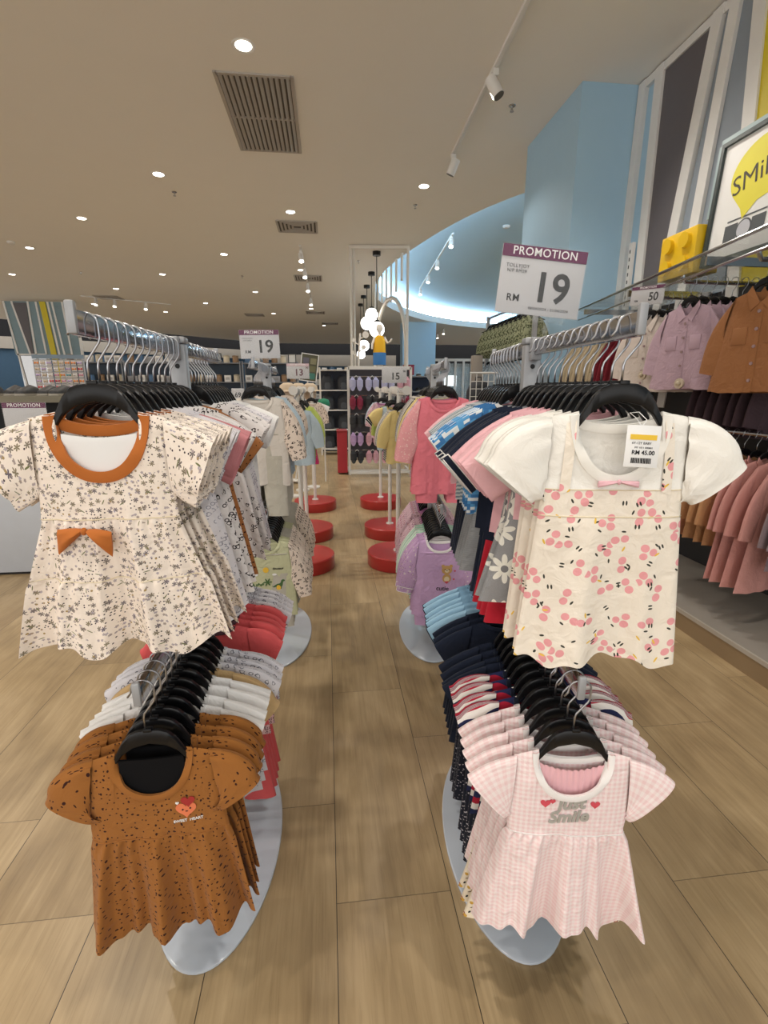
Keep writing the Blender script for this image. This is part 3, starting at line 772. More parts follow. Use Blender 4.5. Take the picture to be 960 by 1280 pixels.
# ------------------------------------------------------------------ shell
t = NT('wood_look_tile')
g = t.n('ShaderNodeNewGeometry').outputs['Position']
x, y = t.xy(g)
W, L_ = .315, .945
col_i = t.m('FLOOR', t.m('DIVIDE', t.m('ADD', x, .012), W))
yo = t.m('ADD', y, t.m('MULTIPLY', col_i, .33))
row_i = t.m('FLOOR', t.m('DIVIDE', t.m('ADD', yo, -.08), L_))
fx = t.m('FRACT', t.m('DIVIDE', t.m('ADD', x, .012), W)); fy = t.m('FRACT', t.m('DIVIDE', t.m('ADD', yo, -.08), L_))
ex = t.m('MULTIPLY', t.m('MINIMUM', fx, t.m('SUBTRACT', 1, fx)), W); ey = t.m('MULTIPLY', t.m('MINIMUM', fy, t.m('SUBTRACT', 1, fy)), L_)
grout = t.m('MAXIMUM', t.m('LESS_THAN', ex, .0011), t.m('MULTIPLY', t.m('LESS_THAN', ey, .0012), .6))
cv = t.n('ShaderNodeCombineXYZ'); t.put(cv.inputs[0], col_i); t.put(cv.inputs[1], row_i)
wn = t.n('ShaderNodeTexWhiteNoise', noise_dimensions='3D'); t.put(wn.inputs['Vector'], cv.outputs[0])
off = t.vm('ADD', g, t.vm('MULTIPLY', wn.outputs['Color'], (7, 9, 3)))
gr1 = t.noise(t.vm('MULTIPLY', off, (26, 1.6, 1)), 1.6, 5, .6, .9)
gr2 = t.noise(t.vm('MULTIPLY', off, (90, 2.5, 1)), 2.0, 3, .6, .3)
blot = t.noise(t.vm('MULTIPLY', off, (3.2, 1.6, 1)), 1.5, 3, .5, .5)
cA, cB, cC = (.235, .165, .088), (.46, .345, .20), (.345, .25, .135)
rmp = t.n('ShaderNodeValToRGB'); t.put(rmp.inputs[0], t.m('ADD', t.m('MULTIPLY', gr1, .42), t.m('MULTIPLY', blot, .61)))
rmp.color_ramp.elements[0].position = .34; rmp.color_ramp.elements[0].color = (*cA, 1)
rmp.color_ramp.elements[1].position = .68; rmp.color_ramp.elements[1].color = (*cB, 1)
e = rmp.color_ramp.elements.new(.50); e.color = (*cC, 1)
fl = t.mix(t.m('MULTIPLY', t.m('GREATER_THAN', gr2, .60), .13), rmp.outputs[0], (.12, .075, .036))
fl = t.mix(t.m('MULTIPLY', t.m('SUBTRACT', wn.outputs[0], .5), .5), fl, (.30, .215, .13))
fl = t.mix(grout, fl, (.05, .038, .026))
t.bump(t.m('SUBTRACT', 1, grout), .25, .002)
M_floor = t.done(fl, .34, 0, .4)
struct('floor', MB().box((1, 13, -.05), (34, 40, .1)), M_floor, 0)

t = NT('ceiling_paint'); M_ceil = t.done(t.mix(t.noise(t.obj(), 3, 2), (.83, .81, .77), (.85, .83, .79)), .85, 0, .2)
t = NT('cove_paint'); M_cove = t.done(t.mix(t.noise(t.obj(), 2, 2), (.48, .66, .79), (.50, .68, .81)), .7, 0, .2)
# opening of the round raised ceiling
half = [(8.5, 3.9), (6.6, 4.15), (4.9, 4.75), (3.6, 5.65), (2.68, 6.8), (2.20, 7.7), (1.85, 8.75), (1.56, 9.95), (1.34, 11.2), (1.27, 12.5), (1.32, 13.8), (1.62, 15.2), (2.45, 17.2), (4.0, 19.4), (6.0, 20.95), (8.5, 21.7)]
ring = half + [(17 - x, y) for x, y in half[-2:0:-1]]
def smooth_loop(P, per=4):
    out = []; n_ = len(P)
    for i in range(n_):
        p0, p1, p2, p3 = (np.array(P[(i + k) % n_]) for k in (-1, 0, 1, 2))
        for t_ in np.arange(per) / per: out.append(tuple(.5 * (2 * p1 + (p2 - p0) * t_ + (2 * p0 - 5 * p1 + 4 * p2 - p3) * t_ ** 2 + (3 * p1 - p0 - 3 * p2 + p3) * t_ ** 3)))
    return out
ell = smooth_loop(ring); NE = len(ell); EC = np.array((8.5, 12.8))
def grow(d): return [tuple(np.array(p) + (np.array(p) - EC) / np.linalg.norm(np.array(p) - EC) * d) for p in ell]
bm = bmesh.new()
outer = [bm.verts.new((p[0], p[1], CEIL)) for p in ((-16, -4.5), (18, -4.5), (18, 29.5), (9, 29.5), (-3.2, 29.5), (-12, 20.2), (-16, 16))]
inner = [bm.verts.new((p[0], p[1], CEIL)) for p in ell]
ed = [bm.edges.new((outer[i], outer[(i + 1) % len(outer)])) for i in range(len(outer))] + [bm.edges.new((inner[i], inner[(i + 1) % NE])) for i in range(NE)]
bmesh.ops.triangle_fill(bm, edges=ed, use_beauty=True)
bmesh.ops.recalc_face_normals(bm, faces=bm.faces[:])
if sum(f.normal.z for f in bm.faces) > 0: bmesh.ops.reverse_faces(bm, faces=bm.faces[:])
me = bpy.data.meshes.new('ceiling'); bm.to_mesh(me); bm.free(); me.materials.append(M_ceil)
o = link('ceiling', me); o['kind'] = 'structure'
mb = MB(); n = NE
V = [(x, y, CEIL) for x, y in ell] + [(x, y, CEIL + .22) for x, y in ell]
mb.add(V, [(i, (i + 1) % n, (i + 1) % n + n, i + n) for i in range(n)])
struct('ceiling_cove_rim', mb, plain('cove_rim_white', (.62, .68, .70), .6), 60)
big = grow(.4)
mb = MB().add([(x, y, CEIL + .60) for x, y in big], [tuple(range(NE))])
struct('ceiling_cove', mb, M_cove, 0)
mb = MB().add([(x, y, CEIL + .60) for x, y in big] + [(x, y, CEIL + .22) for x, y in big] + [(x, y, CEIL + .22) for x, y in ell],
              [(i, (i + 1) % n, (i + 1) % n + n, i + n) for i in range(n)] + [(i + n, (i + 1) % n + n, (i + 1) % n + 2 * n, i + 2 * n) for i in range(n)])
struct('ceiling_cove_side', mb, M_cove, 60)
mb = MB().tube([(x, y, CEIL + .27) for x, y in grow(.2)], .03, 6, closed=True)
tag(link('cove_light_strip', mb.mesh('cove_light_strip', emit('cove_led', (.72, .90, 1.0), 42.0))), 'hidden light strip around the rim of the round blue ceiling', 'light strip')

# wall on the right with its slanted panels, the square pillar
struct('wall_right', MB().box((2.79, .4, 1.9), (.2, 9.4, 3.8)), M_ltblue, 0)
struct('column_blue', MB().box((2.43, 5.12, 1.9), (.53, 1.14, 3.8)), M_ltblue, 0)
def wallpoly(name, pts, mat, dep, out=0):
    mb = MB(); x0 = 2.69 - out
    V = [(x0 - dep, y, z) for y, z in pts] + [(x0, y, z) for y, z in pts]; k = len(pts)
    mb.add(V, [tuple(range(k)), tuple(range(2 * k - 1, k - 1, -1))] + [(i, i + k, (i + 1) % k + k, (i + 1) % k) for i in range(k)])
    o = struct(name, mb, mat, 0); return o
def strip(name, a, b, wd, mat, dep):                    # a, b = (y, z) of the strip's middle at the top and the bottom
    return wallpoly(name, [(a[0] - wd / 2, a[1]), (a[0] + wd / 2, a[1]), (b[0] + wd / 2, b[1]), (b[0] - wd / 2, b[1])], mat, dep)
strip('trim_1', (4.49, 3.79), (4.53, 1.2), .09, M_white, .04)
strip('trim_2', (4.27, 3.79), (4.21, 1.2), .10, M_white, .04)
strip('trim_top', (3.0, 3.79), (3.0, 3.73), 3.0, M_white, .035)
wallpoly('wall_panel_dark', [(3.735, 3.73), (4.225, 3.73), (4.16, 1.2), (4.10, 1.2)], M_dkpanel, .02)
strip('trim_3', (3.67, 3.79), (4.03, 1.2), .10, M_white, .045)
wallpoly('wall_panel_grey', [(3.45, 3.73), (3.62, 3.73), (3.95, 1.2), (3.55, 1.2)], M_greyblue, .018)
strip('trim_4', (3.52, 3.79), (3.72, 1.2), .09, M_white, .045)
wallpoly('wall_panel_slate', [(3.37, 3.73), (3.48, 3.73), (3.66, 1.2), (3.22, 1.2)], M_greyblue, .02)
strip('trim_5', (3.33, 3.79), (3.10, 1.2), .10, M_white, .045)
wallpoly('wall_panel_yellow', [(2.2, 3.73), (3.28, 3.73), (3.05, 1.2), (2.2, 1.2)], M_yellow, .03)

# far end of the shop
struct('wall_far_void', MB().box((3, 31.6, 3.2), (40, .2, 4.4)), plain('dark_void', (.006, .006, .008), .9), 0)
M_bulk = plain('bulkhead_grey', (.34, .31, .27), .8)
M_band = plain('navy_wall', (.035, .085, .15), .7)
def slab(name, a, b, z0, z1, mat, th=.2):
    a = Vector((a[0], a[1])); b = Vector((b[0], b[1])); d = (b - a); c = (a + b) / 2
    return struct(name, MB().box((c.x, c.y, (z0 + z1) / 2), (d.length, th, z1 - z0), rz=math.atan2(d.y, d.x)), mat, 0)
slab('wall_far_left_bulkhead', (-32, 9.0), (-3.0, 30.6), 2.95, 3.42, M_bulk)
slab('wall_far_left', (-32, 9.2), (-3.0, 30.8), 0, 2.95, M_band)
slab('wall_far_left_void', (-32, 9.3), (-3.0, 30.9), 3.42, 5.2, plain('dark_void', (.006, .006, .008), .9))
slab('wall_far_bulkhead', (-3.0, 30.6), (4.2, 30.6), 2.62, 3.25, M_bulk)
slab('wall_far', (-3.0, 30.8), (18, 30.8), 0, 2.62, M_band)
slab('column_far_blue', (2.95, 19.9), (4.25, 19.9), 0, 3.8, M_ltblue, .6)

# ------------------------------------------------------------------ ceiling fittings
M_lens = emit('lamp_lens', (1, .93, .82), 10)
DL = Kind('downlight', 'ceiling light')
DL.part('trim_ring', MB().lathe([(.062, .0), (.085, -.004), (.088, -.001), (.088, .004), (.062, .004)], n=28).mesh('trim_ring', M_white, 40))
DL.part('lens', MB().lathe([(.0001, -.0035), (.058, -.0035), (.061, .001)], n=28).mesh('lens', M_lens, 40), 'glowing lens')
def lamp(x, y, z=CEIL - .06, power=60, size=130, r=.06, col=(1, .93, .84), rot=(0, 0, 0), aim=None):
    l = bpy.data.lights.new('lamp', 'SPOT'); l.energy = power; l.spot_size = R(size); l.spot_blend = .8; l.shadow_soft_size = r; l.color = col
    o = bpy.data.objects.new('lamp', l); COL.objects.link(o); o.location = (x, y, z); o.rotation_euler = rot
    if aim: o.rotation_euler = (Vector(aim) - Vector((x, y, z))).to_track_quat('-Z', 'Y').to_euler()
    return o
ROWS = {'nearest row beside the big air grille': [(-.54, 4.43)],
        'row over the pendant lamps': [(1.283, 6.832)],
        'row running down the aisle': [(-.446, 7.953), (-.48, 11.55), (-.035, 21.14), (-.42, 16.83)],
        'second row left of the aisle': [(-1.907, 6.839), (-1.858, 10.42), (-1.797, 14.165), (-1.72, 18.02)],
        'third row left of the aisle': [(-3.557, 8.581), (-3.559, 12.30), (-3.512, 16.12)],
        'fourth row left of the aisle': [(-5.256, 10.371), (-5.259, 14.13), (-5.247, 18.065)],
        'outer row at the far left': [(-6.882, 12.68), (-6.892, 16.65), (-8.454, 17.75)]}
ORD = ['', 'first', 'second', 'third', 'fourth', 'fifth', 'sixth', 'seventh', 'eighth', 'ninth', 'tenth', 'eleventh', 'twelfth', 'thirteenth', 'fourteenth', 'fifteenth', 'sixteenth', 'seventeenth', 'eighteenth', 'nineteenth', 'twentieth']
LP = 90
for row, pts in ROWS.items():
    pts = sorted(pts, key=lambda p: p[1])
    for i, (x, y) in enumerate(pts):
        lb = ('recessed round ceiling downlight, %s in the %s' % (ORD[i + 1], row)) if len(pts) > 1 else 'recessed round ceiling downlight, ' + row
        DL.put(lb, (x, y, CEIL), group='recessed downlights')
        lamp(x, y, power=LP)
for x, y in ((-.54, .85), (1.28, 3.3), (1.28, -.25), (-1.9, 3.3), (-1.9, -.25), (-.54, -2.7), (-3.55, 4.9), (-3.55, 1.3), (1.28, -3.4), (3.6, 8.4), (-5.25, 6.6)):
    if x < 2.5:
        DL.put('recessed round ceiling downlight out of the frame', (x, y, CEIL), group='downlights out of the frame')
    lamp(x, y, power=LP)

# ------------------------------------------------------------------ racks
def make_rack(near=.46, far=.42, lownear=.46, lowfar=.42, skew=0):
    K = Kind('clothes_rack', 'clothes rack')
    b = MB().lathe([(.0, .0), (.99, 0), (1.0, .25), (1.0, .75), (.985, 1.0), (0, 1.0)], n=64)
    b.v = [(x * .168, y * .36, z * .012) for x, y, z in b.v]
    K.part('base', b.mesh('base', M_basewhite, 40), 'oval pale base plate')
    p = MB().box((0, 0, .73), (.040, .030, 1.44), bev=.004)
    ch = K.part('post', p.mesh('post', M_greypole, 40))
    for z in (.40, .52, .64, .76, .9, 1.02, 1.14, 1.26, 1.38):
        pass
    h = MB()
    for i in range(16): h.lathe([(.0, 0), (.0055, 0), (.0055, .001), (0, .001)], n=12)
    for i in range(16):
        z = .2 + .08 * i; k = len(h.v) // 16
        for q in range(i * k, (i + 1) * k):
            x, y, zz = h.v[q]; h.v[q] = (x, -.0155 - zz, z + y)
    ch.append(('slot_holes', h.mesh('slot_holes', M_ink, 0), [], None))
    ch.append(('cap', MB().box((0, 0, 1.458), (.044, .036, .016), bev=.005).mesh('cap', M_greypole, 40), [], None))
    first = True
    for z, a, mat in ((1.433, near, M_chrome), (1.433, -far, M_chrome), (.813, lownear, M_chrome), (.813, -lowfar, M_chrome)):
        sg = -1 if a > 0 else 1; L = abs(a)
        c = K.part('arm', MB().box((0, sg * (L + .016) / 2, z + .010), (.0125, L - .018, .036), bev=.003).mesh('arm', mat, 40))
        c.append(('arm_end', MB().box((0, sg * (L + .0), z + .016), (.014, .009, .046), bev=.003).mesh('arm_end', M_greypole, 40), [], None))
        c.append(('bracket', MB().box((0, sg * .026, z + .006), (.026, .020, .052), bev=.004).mesh('bracket', M_greypole, 40), [], None))
    if skew:                                            # the near upper arm swings a little to one side
        me_, ch_ = [(p[1], p[2]) for p in K.parts if p[0] == 'arm'][0]
        for q_ in [me_] + [c_[1] for c_ in ch_]: q_.transform(Matrix.Rotation(math.atan2(skew, near), 4, 'Z'))
    return K
RACK = make_rack(); RACK_L = make_rack(skew=-.016); RACK_R = make_rack(skew=.028)
DRY = -6.5
def along(p, rz, d): return (p[0] - math.sin(rz) * d, p[1] + math.cos(rz) * d)

def series(post, rz, zrail, start, step, items, place, flip=False, skew=0):
    """items: (kind, description, how many, trousers kind, description of the trousers)"""
    k = 0; d = start
    total = sum(i[2] for i in items)
    for it in items:
        K, desc, num = it[:3]; tr = it[3] if len(it) > 3 else None
        for q in range(num):
            x, y = along(post, rz, d)
            sk = skew * -d / .46; x += math.cos(rz) * sk; y += math.sin(rz) * sk
            a = rz + R(rnd.uniform(-2.4, 2.4)) + (PI if flip else 0)
            nth = ORD[k + 1]
            wh = '%s %s' % (nth, ('behind the post, ' if flip else 'from the front, ') + place)
            HANG.put('black hanger, ' + wh, (x, y, zrail), a, 'hangers on the ' + place)
            K.put('%s, %s' % (desc, wh), (x, y, zrail - .116), a, desc + 's', rot=(0, R(rnd.uniform(-1.2, 1.2)) if k else 0, a))
            if tr is not None:
                tr.put('%s below top %s' % (it[4], wh), (x, y, zrail - .116 - (it[5] if len(it) > 5 else .22)), a, it[4])
            k += 1; d += step

ST = .0335
P1 = (-.346, 1.255); PR = (.4915, 1.182); ROT = R(-6.55)
P2 = (-.292, 2.56); PR2 = (.545, 2.52)
RACK_L.put('steel clothes rack carrying floral dresses above and brown spotted shirts below', (*P1, 0), 0, 'two-tier clothes racks')
RACK_R.put('steel clothes rack carrying cherry dresses above and pink gingham blouses below', (*PR, 0), ROT, 'two-tier clothes racks')
RACK.put('steel clothes rack with green dinosaur shirts hanging on its lower rail', (*P2, 0), 0, 'two-tier clothes racks')
RACK.put('steel clothes rack with lilac bear shirts hanging on its lower rail', (*PR2, 0), ROT, 'two-tier clothes racks')

UL = 'rail above brown spotted shirts'; LL = 'rail under floral dresses'
UR = 'rail above gingham blouses'; LR = 'rail under cherry dresses'
series(P1, 0, 1.43, -.425, ST, [(FLORAL, 'cream floral tiered dress', 4), (PRINTD, 'grey-print ruffled dress', 2), (ROSED, 'grey-print dress with rose sleeves', 1), (HEARTD, 'white dress with black hearts', 4), (OCHRED, 'ochre spotted dress', 1)], UL, skew=-.016)
series(P1, 0, 1.43, .06, .035, [(HEARTD, 'white dress with black hearts', 4), (PRINTD, 'grey-print ruffled dress', 3), (WHITET, 'plain white tee', 3)], UL, True)
series(P1, 0, .81, -.435, ST, [(BROWN, 'brown spotted peplum shirt', 4), (WHITET, 'white ruffled tee', 4, T_STONE, 'stone trousers', .2), (TANT, 'tan knitted cardigan', 1), (ZOO, 'grey animal-print romper', 3)], LL)
series(P1, 0, .81, .06, .037, [(CORALD, 'coral red shirt with printed frill', 5, T_CORR, 'coral red trousers', .24), (ZOO, 'grey animal-print romper', 4)], LL, True)
series(PR, ROT, 1.43, -.43, ST, [(CHERRY, 'cream cherry-print pinafore dress', 4), (PINKT, 'baby pink tee', 2, T_DAISY, 'grey daisy-print trousers', .12), (PINKT, 'baby pink tee', 2, T_RED, 'red trousers', .2), (NAVYT, 'navy tee with grey neck', 2, T_RED, 'red trousers', .2), (NAVYT, 'navy tee with grey neck', 2, T_NAVY, 'navy trousers', .22)], UR, skew=.028)
series(PR, ROT, 1.43, .06, .035, [(CHECKT, 'blue and white checked tee', 4, T_GREY, 'grey shorts', .22), (GREYT, 'grey striped tee', 4, T_NAVY, 'navy trousers', .22), (PINKT, 'baby pink tee', 2)], UR, True)
series(PR, ROT, .81, -.455, ST, [(GING, 'pink gingham peplum blouse', 2), (GING, 'pink gingham peplum blouse', 3, T_SNACK, 'cream snack-print trousers', .20), (FLAG, 'red white navy striped ruffle shirt', 4, T_DOT, 'navy pin-dot trousers', .26), (NAVYP, 'navy polo shirt', 4, T_DOT, 'navy pin-dot trousers', .26)], LR)
series(PR, ROT, .81, .06, .035, [(NAVYP, 'navy polo shirt', 3, T_DOT, 'navy pin-dot trousers', .26), (SKYP, 'light blue tee', 6, T_NAVY, 'navy trousers', .24)], LR, True)
UL2 = 'rail above green dinosaur shirts'; LL2 = 'low rail of dinosaur rack'
UR2 = 'rail above lilac bear shirts'; LR2 = 'low rail of bear-shirt rack'
series(P2, 0, 1.43, -.435, .036, [(DINOT, 'off-white dinosaur tee', 4, T_STONE, 'stone trousers', .15), (SKY, 'pale blue long-sleeved shirt', 5, T_STONE, 'stone trousers', .13)], UL2)
series(P2, 0, .81, -.445, .036, [(GREEN, 'sage green dinosaur shirt', 3, T_STONE, 'stone trousers', .06), (STONE, 'stone shirt', 4), (GREEN, 'sage green dinosaur shirt', 3)], LL2)
series(PR2, ROT, 1.43, -.44, .036, [(CORAL, 'coral pink sweatshirt', 3, T_CORAL, 'coral trousers', .12), (PINKF, 'pink flower-print shirt', 3), (YEL, 'yellow long-sleeved shirt', 3)], UR2)
series(PR2, ROT, .81, -.47, .036, [(BEAR, 'lilac bear shirt', 2, T_LILAC, 'lilac trousers', .06), (LILACF, 'lilac floral shirt', 2), (MINT, 'mint striped shirt', 4), (PINKF, 'pink flower-print shirt', 4)], LR2)
for pp, rz, pl, K, dsc in ((P2, 0, UL2, LEOT, 'leaf-print shirt'), (PR2, ROT, UR2, BW, 'black and white striped shirt'), (P2, 0, LL2, STONE, 'stone shirt'), (PR2, ROT, LR2, PINKF, 'pink flower-print shirt')):
    series(pp, rz, 1.43 if 'above' in pl else .81, .07, .05, [(K, dsc, 6)], pl, True)
#@@3
# ------------------------------------------------------------------ signs
def price_sign(label, c, w, h, header, big, rz=0, roll=0, rm=True, extra=(), stem=None, headcol=None, inkcol=None, sup=None, bigs=.62, cat='price sign', dx=.13):
    r = thing('price_sign', label, cat, c, rz, rot=(0, R(roll), rz))
    link('card', MB().box((0, 0, 0), (w, .0025, h), bev=.0006).mesh('card', M_card), r)
    link('sleeve', MB().box((0, -.0032, 0), (w * 1.03, .0012, h * 1.04)).mesh('sleeve', M_clear), r)['label'] = 'clear acrylic sleeve'
    hh = h * .175
    if header:
        hd = link('header', MB().box((0, -.002, h / 2 - hh / 2), (w * .998, .0016, hh)).mesh('header', headcol or M_plum), r); hd['label'] = 'plum header strip'
        link('lettering', stand_up(text_mesh('PROMOTION', hh * .95, M_paper, .0003, .0002, space=1.08), 0, h / 2 - hh / 2, -.0031), hd)
    ink = inkcol or M_ink
    link('price_digits', stand_up(text_mesh(big, h * bigs, ink, .0003, h * .012), w * dx + (0 if rm else -.02 * w), -h * .10, -.0018), r)
    if sup: link('price_digits', stand_up(text_mesh(sup, h * .18, ink, .0003, .0004), w * .40, h * .22, -.0018), r)
    if rm: link('lettering', stand_up(text_mesh('RM', h * .15, ink, .0003, .0003, space=1.12), -w * .31, -h * .27, -.0018), r)
    for txt, sz, x, z in extra: link('lettering', stand_up(text_mesh(txt, h * sz, ink, .0002, 0, space=1.1), x * w, z * h, -.0018), r)
    if stem:
        s = MB().tube([(stem[0], .004, -h / 2 + .004), (stem[0], .006, -h / 2 - stem[1])], .006, 8)
        s.box((stem[0], 0, -h / 2 - .004), (w * .42, .016, .02), bev=.003).ball((stem[0], .004, -h / 2 - stem[1] * .5), .011, 12)
        for k in (-1, 1): s.box((stem[0] + k * w * .16, -.004, -h / 2 - .010), (.008, .012, .014), bev=.002)
        link('clip_stand', s.mesh('clip_stand', M_clear), r)['label'] = 'clear plastic clip stand'
    return r
EX = (('TOLLYJOY', .075, -.30, .20), ('N/P RM29', .07, -.305, .125), ('08/04/2024 - 21/04/2024', .06, .13, -.40))
price_sign('large promotion sign reading 19 above the rack of cherry dresses', (.516, 1.215, 1.595), .205, .150, True, '19', rz=R(-3), roll=5, extra=EX, stem=(.03, .058))
price_sign('promotion sign reading 19 above the rack of dinosaur shirts', (-.318, 2.56, 1.557), .188, .132, True, '19', rz=R(2), roll=-1.5, extra=EX[:2], stem=(.0, .03))
price_sign('small pink sign reading 13 before the tilted picture display', (-.24, 4.40, 1.49), .19, .125, True, '13', rm=False, sup='90', inkcol=plain('maroon_ink', (.10, .01, .03), .5), headcol=plain('pale_pink_print', (.62, .45, .50), .6), stem=(0, .05), dx=.06)
price_sign('small pink sign reading 15 in front of the slipper stand', (.595, 4.42, 1.462), .22, .135, False, '15', rm=False, sup='90', stem=(0, .05), dx=.06)
price_sign('grey sign reading 50 clipped to the glass shelf', (1.93, 2.965, 1.89), .22, .105, True, '50', rz=R(-70), roll=4, rm=True, dx=.2)
price_sign('empty promotion sign on the shelf behind the first floral dress', (-1.92, 3.42, 1.165), .26, .19, True, ' ', rm=False)
price_sign('small white sign reading 69 beside the floral rack', (-.62, 3.62, 1.31), .085, .075, False, '69', rm=False, stem=(0, .04), bigs=.6, dx=.02)

# hang tag on the first cherry dress
px_, py_ = along(PR, ROT, -.43); px_ += .026
r = thing('price_tag', 'white hang tag with yellow bar and barcode on the first cherry dress', 'price tag', (px_ + .028, py_ - .028, 1.296), 0, rot=(R(-6), R(3), ROT))
link('card', MB().box((0, 0, -.036), (.054, .0012, .066), bev=.0004).mesh('card', M_paper), r)
link('yellow_bar', MB().box((0, -.0011, -.0215), (.042, .0008, .008)).mesh('yellow_bar', plain('tag_yellow', (.80, .52, .04), .6)), r)
link('lettering', stand_up(text_mesh('RM 45.00', .0095, M_ink, .0002, .0002), .002, -.046, -.0009), r)
link('lettering', stand_up(text_mesh('6Y-12Y BABY', .0055, M_ink, .0002), -.002, -.031, -.0009), r)
link('lettering', stand_up(text_mesh('MY 1011 000001', .0042, M_ink, .0002), .002, -.038, -.0009), r)
mb = MB(); q = random.Random(3); x = -.016
while x < .017: wd = q.choice((.0006, .0009, .0014)); mb.box((x, -.0009, -.0585), (wd, .0006, .0085)); x += wd + q.choice((.0006, .001))
link('barcode', mb.mesh('barcode', M_ink, 0), r)
link('tag_string', MB().tube([(-.004, 0, -.006), (-.012, .006, .008), (-.02, .012, .016), (-.006, .012, .018), (.004, .004, .006), (-.004, 0, -.006)], .0007, 5).mesh('tag_string', M_paper), r)

# ------------------------------------------------------------------ ceiling air grilles, sprinklers, tracks
M_vent = plain('vent_grey', (.45, .42, .39), .6); M_ventdk = plain('vent_inside', (.12, .11, .10), .9)
r = thing('ceiling_vent', 'large rectangular slatted air grille in the ceiling near the first downlight', 'air vent', (-.515, 5.42, CEIL))
link('frame', MB().box((-.305, 0, -.006), (.03, 1.34, .012)).box((.305, 0, -.006), (.03, 1.34, .012)).box((0, -.655, -.006), (.60, .03, .012)).box((0, .655, -.006), (.60, .03, .012)).box((0, 0, -.006), (.60, .022, .012)).mesh('frame', M_vent), r)
mb = MB()
for i in range(13): mb.box((-.27 + .045 * i, 0, -.010), (.004, 1.30, .030), ry=R(58))
link('slats', mb.mesh('slats', M_vent), r)
link('backing', MB().box((0, 0, -.0005), (.60, 1.30, .001)).mesh('backing', M_ventdk), r)
for i in range(13): pass
def diffuser(label, x, y, s=.6, sy=.6):
    r = thing('ceiling_vent', label, 'air vent', (x, y, CEIL))
    mb = MB()
    for k in range(5):
        a = s / 2 * (1 - k * .19); b = sy / 2 * (1 - k * .19); z = -.004 - .006 * k * 0
        for sx_, sy_, wx, wy in ((0, -b, 2 * a, .03), (0, b, 2 * a, .03), (-a, 0, .03, 2 * b), (a, 0, .03, 2 * b)): mb.box((sx_, sy_, -.008), (wx, wy, .012))
    link('louvres', mb.mesh('louvres', M_vent), r)
    link('backing', MB().box((0, 0, -.0005), (s, sy, .001)).mesh('backing', M_ventdk), r)
diffuser('square louvred air diffuser beside the aisle downlights', -.385, 8.6, .6, .56)
for lb, px, py in (('square air diffuser far down the aisle', -.35, 12.3), ('square air diffuser at the far left of the ceiling', -5.95, 15.4), ('square air diffuser near the far end of the shop', -.3, 17.6), ('square air diffuser left of the promotion sign', -2.4, 18.4), ('square air diffuser far down the middle', .2, 20.4)):
    diffuser(lb, px, py, .6, .6)
SP = Kind('ceiling_sprinkler', 'sprinkler')
SP.part('rose', MB().lathe([(.0, 0), (.032, 0), (.028, -.006), (.01, -.008), (.008, -.03), (.0, -.03)], n=16).mesh('rose', M_chrome, 40))
SP.part('deflector', MB().lathe([(0, -.045), (.018, -.045), (.018, -.048), (0, -.048)], n=12).tube([(.01, 0, -.03), (.010, 0, -.046)], .002, 5).tube([(-.01, 0, -.03), (-.010, 0, -.046)], .002, 5).mesh('deflector', M_greypole, 40))
for lb, x, y in (('beside the second-row downlight', -1.88, 7.37), ('beside the downlight over the pendants', 1.284, 7.47), ('in the fourth row', -5.25, 12.26), ('in the second row', -1.82, 12.26), ('before the blue pillar, left one', 1.72, 4.965), ('between pendants and track', .7, 10.6)):
    SP.put('small ceiling sprinkler head, ' + lb, (x, y, CEIL), group='sprinklers')
r = thing('ceiling_smoke_detector', 'round white smoke detector on the ceiling at the left edge', 'smoke detector', (-5.34, 9.98, CEIL))
link('body', MB().lathe([(0, 0), (.06, 0), (.062, -.02), (.045, -.035), (.0, -.037)], n=24).mesh('body', M_white, 40), r)
r = thing('ceiling_smoke_detector', 'round smoke detector under the blue round ceiling', 'smoke detector', (3.55, 10.2, CEIL + .60))
link('body', MB().lathe([(0, 0), (.07, 0), (.072, -.02), (.05, -.04), (.0, -.042)], n=24).mesh('body', M_white, 40), r)
def track(label, a, b, z, heads, aim, lit=True, hs=1.0, colr=None):
    r = thing('track_light', label, 'track light', (a[0], a[1], z))
    d = Vector((b[0] - a[0], b[1] - a[1], 0)); L = d.length; rz = math.atan2(d.y, d.x)
    link('rail', MB().box((d.x / 2, d.y / 2, -.014), (L, .034, .028), rz=rz, bev=.003).mesh('rail', colr or M_white), r)
    for f, ax, ay in heads:
        p = d * f
        h = link('lamp_head', None, r, (p.x, p.y, -.028)); 
        h.rotation_euler = (0, 0, 0)
        bd = MB().box((0, 0, -.025), (.05, .05, .05), bev=.008).tube([(0, 0, -.05), (0, 0, -.09)], .012, 8)
        dirv = Vector((ax, ay, -1)).normalized(); c = Vector((0, 0, -.12))
        bd.tube([c - dirv * .075 * hs, c + dirv * .075 * hs], .046 * hs, 18)
        link('housing', bd.mesh('housing', M_white, 40), h)
        e = MB().tube([c + dirv * .072 * hs, c + dirv * .079 * hs], .042 * hs, 18)
        link('lens', e.mesh('lens', M_lens if lit else M_ventdk, 40), h)
track('ceiling track with two white spotlights between air grille and blue pillar', (1.36, 3.5), (1.42, 5.95), CEIL, ((.38, .5, -.3), (.97, -.4, .3)), 0, False)
track('track of four lit spotlights under the round blue ceiling', (2.5, 10.2), (2.86, 15.6), CEIL + .45, ((.03, -.2, -.5), (.36, -.2, -.5), (.65, -.2, -.5), (.97, -.2, -.5)), 0)
track('track of lit spotlights over the aisle beside the air diffuser', (-.40, 9.6), (-.37, 15.0), CEIL, ((.05, .1, -.5), (.3, .1, -.5), (.58, .1, -.5), (.95, .1, -.5)), 0)
